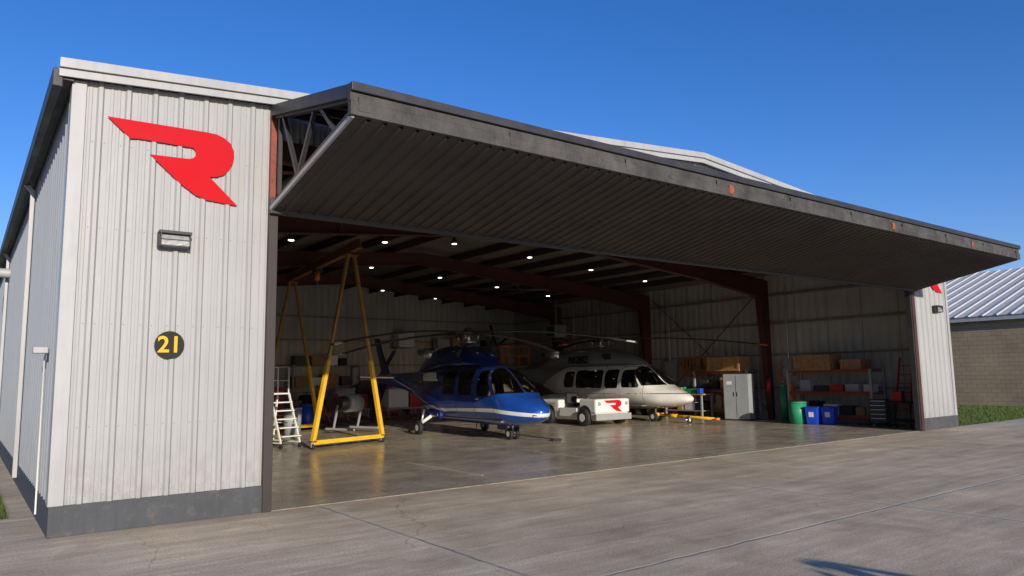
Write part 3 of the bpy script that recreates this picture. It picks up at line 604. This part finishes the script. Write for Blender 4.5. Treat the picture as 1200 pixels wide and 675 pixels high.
for xx in (.98,-.98):
    for sy in (1,-1):
        cyl('wheel_arch',(xx,sy*.735,.36),(xx,sy*.785,.36),.335,M['dark'],K,seg=28); wheel(K,xx,sy*.78,.28,.2)
for sy in (.62,-.62): cyl('headlight',(1.54,sy,.74),(1.57,sy,.74),.065,M['glassl'],K,seg=20)
Rl=[((x-1.12)*.52,(z-4.48)*.42) for x,z in RP]
prism('letter_r',[(1.555,y_,z_+.66) for y_,z_ in Rl],(.01,0,0),M['red'],K)
box('hood_panel_gap',(1.12,0,.902),(.7,1.3,.004),M['steel'],K)
for i in range(4): box('vent_slot',(-.9,-.782,.55+i*.06),(.5,.006,.02),M['dark'],K)
cyl('hitch_pin',(-1.62,0,.25),(-1.62,0,.5),.03,M['alu'],K)
box('beacon_base',(-.6,.5,.9),(.14,.14,.06),M['dark'],K,bev=.01); cyl('beacon',(-.6,.5,.93),(-.6,.5,1.04),.05,M['orange'],K)
TBr=grp('tow_bar',(0,0,0))
cyl('bar',(19.55,8.6,.25),(19.3,5.9,.20),.045,M['yellow'],TBr); cyl('bar_sleeve',(19.5,8.1,.243),(19.45,7.6,.235),.06,M['yellow'],TBr)
box('head',(19.56,8.6,.26),(.45,.22,.12),M['yellow'],TBr,bev=.02); pipe('handle',[(19.05,6.0,.2),(19.6,5.9,.2)],.02,M['yellow'],TBr)
cyl('lunette',(19.28,5.75,.17),(19.28,5.75,.22),.09,M['orange'],TBr)
wheel(TBr,19.38,7.0,.13,.06); cyl('axle',(19.15,7.0,.13),(19.62,7.0,.13),.02,M['alu'],TBr)

# ------------------------------------------------------------------ gantry crane
G=grp('gantry_crane')
def aframe(cx,cy,ux,uy,topz,sp):
    ap=(cx,cy,topz-.12)
    fl=(cx-ux*sp,cy-uy*sp,.17); fr=(cx+ux*sp,cy+uy*sp,.17)
    for ft in (fl,fr):
        a=Vector(ap)+Vector((ux,uy,0))*(.10 if ft is fr else -.10); b=Vector(ft); k=b+(a-b)*.42
        beam('leg_lower',b,k,.10,.10,M['yellow'],G); beam('leg_upper',k-(a-b)*.02,a,.075,.075,M['shadedleg'],G)
        box('caster_plate',(ft[0],ft[1],.20),(.16,.16,.02),M['dark'],G); cyl('caster',(ft[0]-.03,ft[1]+0,.07),(ft[0]+.03,ft[1],.07),.07,M['black'],G,seg=18); beam('caster_fork',(ft[0],ft[1],.19),(ft[0],ft[1],.05),.09,.03,M['steel'],G)
        for q in (.39,.415): cyl('leg_bolt',b+(a-b)*q+Vector((0,-.06,0)),b+(a-b)*q+Vector((0,.06,0)),.014,M['dark'],G,seg=8)
    beam('bottom_rail',fl,fr,.10,.10,M['yellow'],G)
    box('top_plate',(cx,cy,topz-.13),(.34,.26,.03),M['orangebeam'],G)
aframe(7.22,8.05,.958,.286,5.10,1.16); aframe(7.86,14.1,.958,.286,5.10,1.16)
a=Vector((7.14,7.3,5.18));b=Vector((7.96,14.9,5.18))
beam('i_beam_web',a,b,.02,.24,M['orangebeam'],G)
for dz in (.12,-.12): beam('i_beam_flange',a+Vector((0,0,dz)),b+Vector((0,0,dz)),.16,.02,M['orangebeam'],G)
box('trolley',(7.56,11.2,5.0),(.25,.25,.16),M['dark'],G,bev=.02); cyl('hoist',(7.56,11.2,4.92),(7.56,11.2,4.70),.08,M['orange'],G)
pipe('hoist_chain',[(7.56,11.2,4.8),(7.56,11.2,3.6)],.012,M['steel'],G)

# ------------------------------------------------------------------ platform ladder
L=grp('platform_ladder',(5.72,9.1,.0),rad(15))
for sx in (-.28,.28):
    beam('front_stile',(sx,-.55,.12),(sx,-.05,1.35),.035,.05,M['white'],L); beam('rear_stile',(sx,.62,.12),(sx,.45,1.35),.035,.05,M['white'],L)
    for yy in (-.55,.62): cyl('caster',(sx-.02,yy,.06),(sx+.02,yy,.06),.06,M['black'],L,seg=16)
    pipe('guard_rail',[(sx,-.03,1.35),(sx,-.03,2.05),(sx,.45,2.05),(sx,.45,1.35)],.018,M['white'],L); pipe('mid_rail',[(sx,-.03,1.7),(sx,.45,1.7)],.015,M['white'],L)
    beam('base_rail',(sx,-.55,.14),(sx,.62,.14),.03,.03,M['white'],L); beam('cross_brace',(sx,-.35,.6),(sx,.56,.6),.025,.025,M['white'],L)
for i in range(5):
    t=i/5; box('step',(0,-.55+.5*t+.03,.30+1.05*t),(.56,.18,.03),M['white'],L)
box('platform',(0,.2,1.36),(.6,.52,.04),M['white'],L,bev=.005); pipe('back_rail',[(-.28,.45,2.05),(.28,.45,2.05)],.018,M['white'],L); pipe('back_mid_rail',[(-.28,.45,1.7),(.28,.45,1.7)],.015,M['white'],L)
for z_ in (.3,.8): beam('rear_rung',(-.28,.6,z_),(.28,.6,z_),.03,.03,M['white'],L)

# ------------------------------------------------------------------ workshop clutter
def rack(name,x0,x1,y0,y1,levels,post,bm):
    g=grp(name); h=levels[-1]
    for x in (x0,x1):
        for y in (y0,y1): box('post',(x,y,h/2+.03),(.07,.07,h+.06),post,g)
    for z in levels:
        for x in (x0,x1): box2('shelf_beam',(x-.02,y0,z-.05),(x+.02,y1,z+.05),bm,g)
        box2('shelf_deck',(x0,y0,z+.0),(x1,y1,z+.02),M['steel'],g)
    return g
def crate(x,y,z,sx,sy,sz,name='wooden_crate'):
    g=grp(name,(x,y,z)); box('body',(0,0,sz/2),(sx-.04,sy-.04,sz-.02),M['wood'],g)
    for yy in (-sy/2+.06,0,sy/2-.06): box('batten',(-sx/2,yy,sz/2),(.03,.09,sz),M['wood'],g)
    for zz in (.05,sz-.05): box('rail',(-sx/2-.012,0,zz),(.03,sy,.08),M['wood'],g)
rack('storage_rack',22.1,22.95,1.95,4.85,[.25,1.0,1.72],M['steel'],M['rackred'])
crate(22.5,3.95,1.75,.8,1.35,.52); crate(22.5,2.6,1.75,.7,.7,.34)
cols=['redpaint','card','dark','steel','wood','card','dark','black','white','card','dark','black']
def boxes(name,x,y0,y1,z,hmax,n,dx=.5):
    g=grp(name); y=y0
    for i in range(n):
        w=random.uniform(.25,.55); h=random.uniform(.2,hmax)
        if y+w>y1: break
        box('box',(x+random.uniform(-.05,.05),y+w/2,z+h/2),(random.uniform(.3,dx),w*.92,h),M[random.choice(cols)],g,(0,0,random.uniform(-.1,.1)),bev=.01); y+=w+random.uniform(0,.1)
boxes('stored_boxes',22.5,2.0,4.8,1.03,.5,9); boxes('stored_boxes',22.5,2.0,4.8,.28,.55,9)
rack('storage_rack',22.2,22.95,6.6,9.0,[.3,1.05,1.75],M['steel'],M['rackred']); crate(22.5,7.6,1.78,.7,1.5,.55)
boxes('stored_boxes',22.5,6.7,8.9,1.08,.5,8); boxes('stored_boxes',22.5,6.7,8.9,.33,.55,8)
cb=grp('metal_cabinet',(21.9,6.75,0),rad(12)); box('body',(0,0,.86),(.5,.95,1.62),M['cabinet'],cb,bev=.01); box('door_gap',(-.252,0,.86),(.006,.012,1.5),M['dark'],cb); box('plinth',(0,0,.03),(.46,.9,.05),M['dark'],cb)
for yy in (-.06,.06): box('handle',(-.265,yy,.95),(.02,.02,.16),M['alu'],cb)
box('label',(-.2535,.25,1.35),(.004,.2,.12),M['white'],cb)
def drumbin(name,x,y,r,h,m):
    g=grp(name,(x,y,.006)); cyl('body',(0,0,0),(0,0,h),r*.88,m,g,r2=r,seg=28); cyl('rim',(0,0,h-.04),(0,0,h),r*1.05,m,g,seg=28); cyl('lid',(0,0,h),(0,0,h+.03),r*.98,M['dark'],g,seg=28)
drumbin('trash_bin',21.45,4.15,.29,.72,M['green'])
def rbin(x,y):
    g=grp('recycling_bin',(x,y,.006),rad(10)); bm=bmesh.new(); bmesh.ops.create_cube(bm,size=1)
    for v_ in bm.verts:
        k=1 if v_.co.z>0 else .82; v_.co.x*=.42*k; v_.co.y*=.42*k; v_.co.z=(v_.co.z+.5)*.55
    bmesh.ops.bevel(bm,geom=bm.edges[:],offset=.02,segments=2,affect='EDGES'); frombm('body',bm,M['blue'],g)
    box('rim',(0,0,.555),(.47,.47,.03),M['blue'],g,bev=.01); box('label',(-.205,0,.32),(.005,.16,.16),M['white'],g,(0,rad(-4),0))
rbin(21.5,3.62); rbin(21.75,3.2)
def stepladder(x,y,m,h=2.1):
    SL=grp('step_ladder',(x,y,0),rad(0))
    for sy in (-.24,.24): beam('stile',(-.25,sy,0),(.30,sy*.75,h),.03,.06,m,SL)
    for i in range(7):
        t=.1+i*.13; beam('rung',(-.25+.55*t,-.24+.06*t,h*t),(-.25+.55*t,.24-.06*t,h*t),.06,.025,m,SL)
stepladder(22.5,1.15,M['redpaint']); stepladder(22.7,12.6,M['orange'],2.6); stepladder(22.6,16.3,M['alu'],3.0)
def toolchest(x,y,rz,m,w=.75,h=.95):
    g=grp('tool_chest',(x,y,0),rz); box('body',(0,0,.12+h/2),(.48,w,h),m,g,bev=.01)
    for i in range(5): box('drawer',(-.245,0,.2+i*h*.19),(.012,w*.92,h*.165),m,g,bev=.004)
    for i in range(5): box('drawer_pull',(-.258,0,.24+i*h*.19),(.015,w*.8,.015),M['alu'],g)
    for sx in (-.18,.18):
        for sy in (-w*.4,w*.4): cyl('caster',(sx,sy-.02,.06),(sx,sy+.02,.06),.06,M['black'],g,seg=14)
toolchest(22.3,10.2,0,M['redpaint']); toolchest(22.3,11.1,0,M['dark']); toolchest(22.5,13.4,.1,M['redpaint'],.9,1.1); toolchest(22.4,15.2,0,M['dark']); toolchest(22.1,1.75,.3,M['dark'],.5,.7)
toolchest(15.0,21.2,rad(90),M['redpaint'],1.2,1.3); toolchest(16.6,21.2,rad(90),M['redpaint'],.9,1.0)
wb=grp('workbench',(21.9,9.1,0)); box('top',(0,0,.92),(.7,1.9,.05),M['wood'],wb)
for sx in (-.3,.3):
    for sy in (-.88,.88): box('leg',(sx,sy,.45),(.06,.06,.9),M['steel'],wb)
box('lower_shelf',(0,0,.3),(.65,1.8,.03),M['steel'],wb); box('toolbox',(-.1,.5,1.06),(.3,.45,.22),M['yellow'],wb,bev=.02); box('case',(-.05,-.3,1.04),(.35,.5,.18),M['green'],wb,bev=.02); cyl('oil_can',(-.15,.05,.95),(-.15,.05,1.2),.07,M['green'],wb); box('vise',(-.2,-.75,1.05),(.2,.18,.2),M['blue'],wb,bev=.02)
boxes('stored_boxes',21.9,8.3,9.9,.32,.45,5)
def extinguisher(x,y,z):
    fe=grp('fire_extinguisher',(x,y,z)); cyl('bottle',(0,0,0),(0,0,.5),.09,M['redpaint'],fe,seg=20); cyl('neck',(0,0,.5),(0,0,.6),.03,M['black'],fe); pipe('hose',[(0,0,.56),(-.12,.02,.45),(-.12,.02,.15)],.012,M['black'],fe)
extinguisher(W3-.25,1.0,1.25); extinguisher(W3-.62,5.95,1.0); extinguisher(W3-.62,11.85,1.0)
hr=grp('hose_reel',(W3-.4,.45,1.0)); cyl('drum',(0,-.08,0),(0,.08,0),.25,M['black'],hr,seg=24); cyl('flange',(0,.09,0),(0,.1,0),.29,M['redpaint'],hr,seg=24); box('bracket',(.2,0,0),(.2,.1,.1),M['steel'],hr)
ct=grp('service_cart',(21.9,.95,0))
for z_ in (.2,.75): box('tray',(0,0,z_),(.45,.7,.05),M['black'],ct,bev=.01)
for sx in (-.2,.2):
    for sy in (-.32,.32): box('post',(sx,sy,.42),(.03,.03,.7),M['black'],ct); cyl('caster',(sx,sy-.02,.05),(sx,sy+.02,.05),.05,M['black'],ct,seg=12)
box('canister',(0,.1,.93),(.25,.3,.3),M['redpaint'],ct,bev=.02)
def epanel(y,z,w=.6,h=.9):
    g=grp('electrical_panel',(W3-.15,y,z)); box('enclosure',(-.06,0,0),(.16,w,h),M['cabinet'],g,bev=.01); box('panel_door',(-.145,0,0),(.012,w*.88,h*.9),M['steel'],g,bev=.004); pipe('conduit',[(-.05,0,h/2),(-.05,0,H-z-.4)],.02,M['alu'],g); box('latch',(-.16,w*.35,0),(.02,.03,.08),M['black'],g)
epanel(10.9,1.8); epanel(5.35,1.9,.4,.6); epanel(16.9,1.8,.7,1.1)
pg=grp('pegboard_tools',(W3-.16,9.6,2.0)); box('board',(0,0,0),(.02,1.6,.8),M['wood'],pg)
for i in range(9):
    yy=-.68+i*.17; hh=random.uniform(.15,.5); box('tool',(-.03,yy,.3-hh/2),(.03,.04,hh),M[random.choice(['alu','black','redpaint','yellow'])],pg)
hz_=grp('hanging_hose',(W3-.2,5.6,1.4)); pipe('coil',[(0,.26*math.cos(k*.4),.3*math.sin(k*.4)+.01*k) for k in range(48)],.016,M['orange'],hz_)
for yy,mm_ in ((5.35,'green'),(5.05,'orange')):
    gc=grp('gas_cylinder',(22.57,yy,0)); cyl('body',(0,0,0),(0,0,1.2),.12,M[mm_],gc,seg=20); cyl('shoulder',(0,0,1.2),(0,0,1.34),.12,M[mm_],gc,r2=.04,seg=20); cyl('valve',(0,0,1.34),(0,0,1.45),.03,M['alu'],gc)
gp=grp('ground_power_cart',(21.7,13.2,0),rad(-80)); box('body',(0,0,.65),(1.3,.75,.7),M['yellow'],gp,bev=.05); box('control_panel',(.3,-.385,.75),(.4,.02,.3),M['black'],gp); pipe('tow_handle',[(.65,0,.3),(1.3,0,.5),(1.35,-.15,.5)],.02,M['black'],gp)
for xx in (.4,-.4):
    for sy in (1,-1): wheel(gp,xx,sy*.38,.17,.09)
pipe('cable',[(-.6,-.4,.8),(-.7,-.5,.4),(-.3,-.55,.25),(.1,-.5,.5),(.2,-.42,.8)],.025,M['black'],gp)
tp=grp('tyre_stack',(22.4,12.05,0))
for i in range(4):
    bm=bmesh.new(); nR,nr_=24,10
    vs=[[bm.verts.new(((.24+.08*math.cos(2*math.pi*b_/nr_))*math.cos(2*math.pi*a_/nR),(.24+.08*math.cos(2*math.pi*b_/nr_))*math.sin(2*math.pi*a_/nR),.09+i*.17+.085*math.sin(2*math.pi*b_/nr_))) for b_ in range(nr_)] for a_ in range(nR)]
    for a_ in range(nR):
        for b_ in range(nr_): bm.faces.new((vs[a_][b_],vs[(a_+1)%nR][b_],vs[(a_+1)%nR][(b_+1)%nr_],vs[a_][(b_+1)%nr_]))
    frombm('tyre',bm,M['black'],tp,True)
rack('storage_rack',17.6,21.0,21.0,21.8,[.4,1.7,3.1],M['steel'],M['rackred'])
def boxesx(x0,x1,y,z,hmax):
    g=grp('stored_boxes'); x=x0
    while x<x1-.4:
        w=random.uniform(.35,.75);h=random.uniform(.3,hmax); box('box',(x+w/2,y,z+h/2),(w*.93,.55,h),M[random.choice(cols)],g,(0,0,random.uniform(-.08,.08)),bev=.01); x+=w+random.uniform(.02,.15)
boxesx(17.8,20.9,21.4,3.13,.8); boxesx(17.8,20.9,21.4,1.73,.9); boxesx(17.8,20.9,21.4,.43,.9)
rack('storage_rack',10.5,13.6,21.0,21.8,[.4,1.4,2.3],M['steel'],M['steel']); boxesx(10.6,13.5,21.4,2.33,.5); boxesx(10.6,13.5,21.4,1.43,.6); boxesx(10.6,13.5,21.4,.43,.7)
for x in (6.2,6.85,7.5):
    lk=grp('locker',(x,21.5,0)); box('body',(0,0,.95),(.6,.5,1.9),M['steel'],lk,bev=.01); box('door_gap',(0,-.252,.95),(.01,.005,1.8),M['dark'],lk); box('vent',(-.15,-.252,1.65),(.18,.005,.1),M['dark'],lk); box('vent',(.15,-.252,1.65),(.18,.005,.1),M['dark'],lk)
hv=grp('unit_heater',(16.0,21.3,3.2)); box('cabinet',(0,0,.35),(.8,.6,.7),M['white'],hv,bev=.02)
for i in range(6): box('louvre',(0,-.31,.12+i*.09),(.68,.03,.02),M['steel'],hv,(rad(25),0,0))
box('shelf_bracket',(0,.2,-.05),(.9,.8,.05),M['steel'],hv)
uh=grp('unit_heater',(21.6,16.6,3.5)); box('cabinet',(0,0,.3),(.7,.7,.6),M['cabinet'],uh,bev=.03); cyl('hanger',(0,0,.6),(0,0,1.75),.03,M['steel'],uh); box('grille',(-.36,0,.3),(.02,.55,.45),M['dark'],uh)
ms=grp('maintenance_stand',(20.6,18.9,0))
for sx in (-.8,.8):
    for sy in (-.4,.4): box('post',(sx,sy,1.6),(.06,.06,3.2),M['orange'],ms)
box('deck',(0,0,2.2),(1.66,.86,.06),M['steel'],ms)
for z_ in (2.7,3.15):
    for sy in (-.4,.4): box('rail',(0,sy,z_),(1.66,.04,.04),M['orange'],ms)
for i in range(7): box('step',(-1.0-.18*(6-i)*0.9,0,.3+i*.3),(.2,.6,.03),M['orange'],ms)
for sy in (-.3,.3): beam('stringer',(-2.1,sy,.15),(-.9,sy,2.2),.04,.08,M['orange'],ms)
for (x,y,rz_,c1,c2) in ((14.2,18.3,.1,'white','redpaint'),(16.3,18.8,-.15,'white','steel'),(12.0,18.9,.2,'steel','redpaint')):
    g=grp('parts_trolley',(x,y,0),rz_)
    box('deck',(0,0,.45),(1.9,.9,.06),M['steel'],g)
    for sx in (-.85,.85):
        for sy in (-.38,.38): box('leg',(sx,sy,.26),(.05,.05,.36),M['steel'],g); cyl('caster',(sx,sy-.02,.06),(sx,sy+.02,.06),.06,M['black'],g,seg=12)
    box('case',(-.3,0,.88),(1.0,.7,.78),M[c1],g,bev=.04); box('case_lid',(-.3,0,1.30),(1.04,.74,.05),M['steel'],g,bev=.01); box('case_small',(.6,0,.78),(.55,.6,.6),M[c2],g,bev=.03)
drumbin('oil_drum',7.4,12.6,.28,.85,M['steel']); drumbin('oil_drum',8.9,15.2,.28,.85,M['blue']); drumbin('trash_bin',6.6,15.8,.26,.75,M['dark'])
for (x,y,h) in ((8.4,20.6,1.0),(9.6,20.9,1.3)): toolchest(x,y,rad(90),M['redpaint'] if h>1.1 else M['dark'],.9,h)
es=grp('engine_stand',(9.2,12.2,0),.3)
for sx in (-.5,.5): box('rail',(sx,0,.15),(.06,1.3,.06),M['steel'],es); beam('upright',(sx,.3,.15),(sx,.1,.9),.05,.05,M['steel'],es)
cyl('engine_core',(-.5,.1,.95),(.5,.1,.95),.22,M['dark'],es); cyl('engine_case',(-.2,.1,.95),(.35,.1,.95),.29,M['steel'],es)
def jack(x,y):
    g=grp('aircraft_jack',(x,y,0))
    for k in range(3):
        a_=k*2.094; beam('leg',(.55*math.cos(a_),.55*math.sin(a_),.05),(0.05*math.cos(a_),.05*math.sin(a_),1.1),.04,.04,M['redpaint'],g); cyl('foot',(.55*math.cos(a_),.55*math.sin(a_),0),(.55*math.cos(a_),.55*math.sin(a_),.06),.06,M['black'],g,seg=12)
    cyl('ram',(0,0,.3),(0,0,1.5),.05,M['alu'],g); cyl('sleeve',(0,0,.3),(0,0,1.15),.09,M['redpaint'],g)
jack(9.9,16.8); jack(10.9,17.4); jack(18.2,17.2)
pm=grp('floor_fan',(13.6,20.4,0)); cyl('cage',(0,-.1,1.2),(0,.1,1.2),.45,M['dark'],pm,seg=28); box('pole',(0,0,.6),(.06,.06,1.2),M['steel'],pm); box('base',(0,0,.04),(.6,.5,.06),M['black'],pm)
for i,(x,y) in enumerate(((18.3,19.9),(21.9,20.3))):
    pl=grp('pallet_load',(x,y,0),.1*i)
    for q in (-.5,0,.5): box('skid',(q,0,.06),(.1,1.0,.10),M['wood'],pl)
    box('deck',(0,0,.125),(1.2,1.0,.025),M['wood'],pl); box('carton',(-.25,0,.55),(.6,.85,.8),M['card'],pl,bev=.01); box('carton',(.35,0,.42),(.5,.8,.55),M['card'],pl,bev=.01); box('carton',(-.2,.05,1.15),(.5,.6,.36),M['white'],pl,(0,0,.1),bev=.01)

# ------------------------------------------------------------------ person behind the camera (casts the foreground shadow)
EL=rad(14.2); AZ=rad(12)
Ls=1.80/math.tan(EL)
Pn=grp('person',(5.42-math.sin(AZ)*Ls,-5.80-math.cos(AZ)*Ls,0))
me=bpy.data.meshes.new('body')
vv=[(0,0,.95),(0,0,1.2),(0,0,1.42),(0,0,1.52),(-.10,0,.90),(-.11,.02,.50),(-.12,0,.08),(-.12,.16,.04),(.10,0,.90),(.11,.02,.50),(.12,0,.08),(.12,.16,.04),(-.20,0,1.42),(-.42,.10,1.42),(-.16,.34,1.62),(.20,0,1.42),(.42,.10,1.42),(.16,.34,1.62),(0,0,1.62),(0,.01,1.72)]
ee=[(0,1),(1,2),(2,3),(0,4),(4,5),(5,6),(6,7),(0,8),(8,9),(9,10),(10,11),(2,12),(12,13),(13,14),(2,15),(15,16),(16,17),(3,18),(18,19)]
rr=[.15,.15,.16,.06,.10,.07,.05,.045,.10,.07,.05,.045,.075,.055,.035,.075,.055,.035,.10,.09]
me.from_pydata(vv,ee,[]); bo=link(bpy.data.objects.new('body',me),Pn); me.materials.append(M['shirt'])
sk=bo.modifiers.new('Skin','SKIN')
for i,r_ in enumerate(rr): me.skin_vertices[0].data[i].radius=(r_,r_)
me.skin_vertices[0].data[0].use_root=True
bo.modifiers.new('Sub','SUBSURF').levels=2; bo.modifiers['Sub'].render_levels=2
cyl('cap_brim',(0,.08,1.70),(0,.08,1.715),.13,M['black'],Pn,seg=20); box('phone',(0,.38,1.64),(.16,.012,.08),M['black'],Pn,bev=.005)

# ------------------------------------------------------------------ light
sd=Vector((math.sin(AZ)*math.cos(EL),math.cos(AZ)*math.cos(EL),-math.sin(EL)))
sun=bpy.data.lights.new('sun','SUN'); sun.energy=5.0; sun.angle=rad(.53); sun.color=(1,.89,.73)
so=bpy.data.objects.new('sun',sun); S.collection.objects.link(so); so.rotation_mode='QUATERNION'; so.rotation_quaternion=sd.to_track_quat('-Z','Y'); so.location=(0,-30,20)
w=bpy.data.worlds.new('World'); S.world=w; w.use_nodes=True; n=w.node_tree; n.nodes.clear()
sky=n.nodes.new('ShaderNodeTexSky'); sky.sky_type='NISHITA'; sky.sun_disc=False; sky.sun_elevation=EL; sky.sun_rotation=math.pi+AZ
sky.air_density=1.0; sky.dust_density=.3; sky.ozone_density=3
hs=n.nodes.new('ShaderNodeHueSaturation'); hs.inputs['Saturation'].default_value=1.27; hs.inputs['Value'].default_value=1.0
tm=mixc(n,1.0,hs.outputs[0],(.85,.80,1.10,1),'MULTIPLY')
bg=n.nodes.new('ShaderNodeBackground'); bg.inputs[1].default_value=.15; o=n.nodes.new('ShaderNodeOutputWorld')
n.links.new(sky.outputs[0],hs.inputs['Color']); n.links.new(tm,bg.inputs[0]); n.links.new(bg.outputs[0],o.inputs[0])
S.view_settings.view_transform='Standard'; S.view_settings.look='None'; S.view_settings.exposure=0

# ------------------------------------------------------------------ camera
yaw,pit,rol,f=.6457,.1212,-.0160,854.23
F=Vector((math.sin(yaw)*math.cos(pit),math.cos(yaw)*math.cos(pit),math.sin(pit))); R0=Vector((math.cos(yaw),-math.sin(yaw),0)); U0=R0.cross(F)
R=R0*math.cos(rol)+U0*math.sin(rol); Uu=U0*math.cos(rol)-R0*math.sin(rol)
cd=bpy.data.cameras.new('camera'); cd.sensor_width=36; cd.lens=f/1200*36; cd.clip_end=3000; cd.clip_start=.05
co=bpy.data.objects.new('camera',cd); S.collection.objects.link(co)
co.matrix_world=Matrix(((R.x,Uu.x,-F.x,-.8984),(R.y,Uu.y,-F.y,-9.8183),(R.z,Uu.z,-F.z,1.7),(0,0,0,1))); S.camera=co
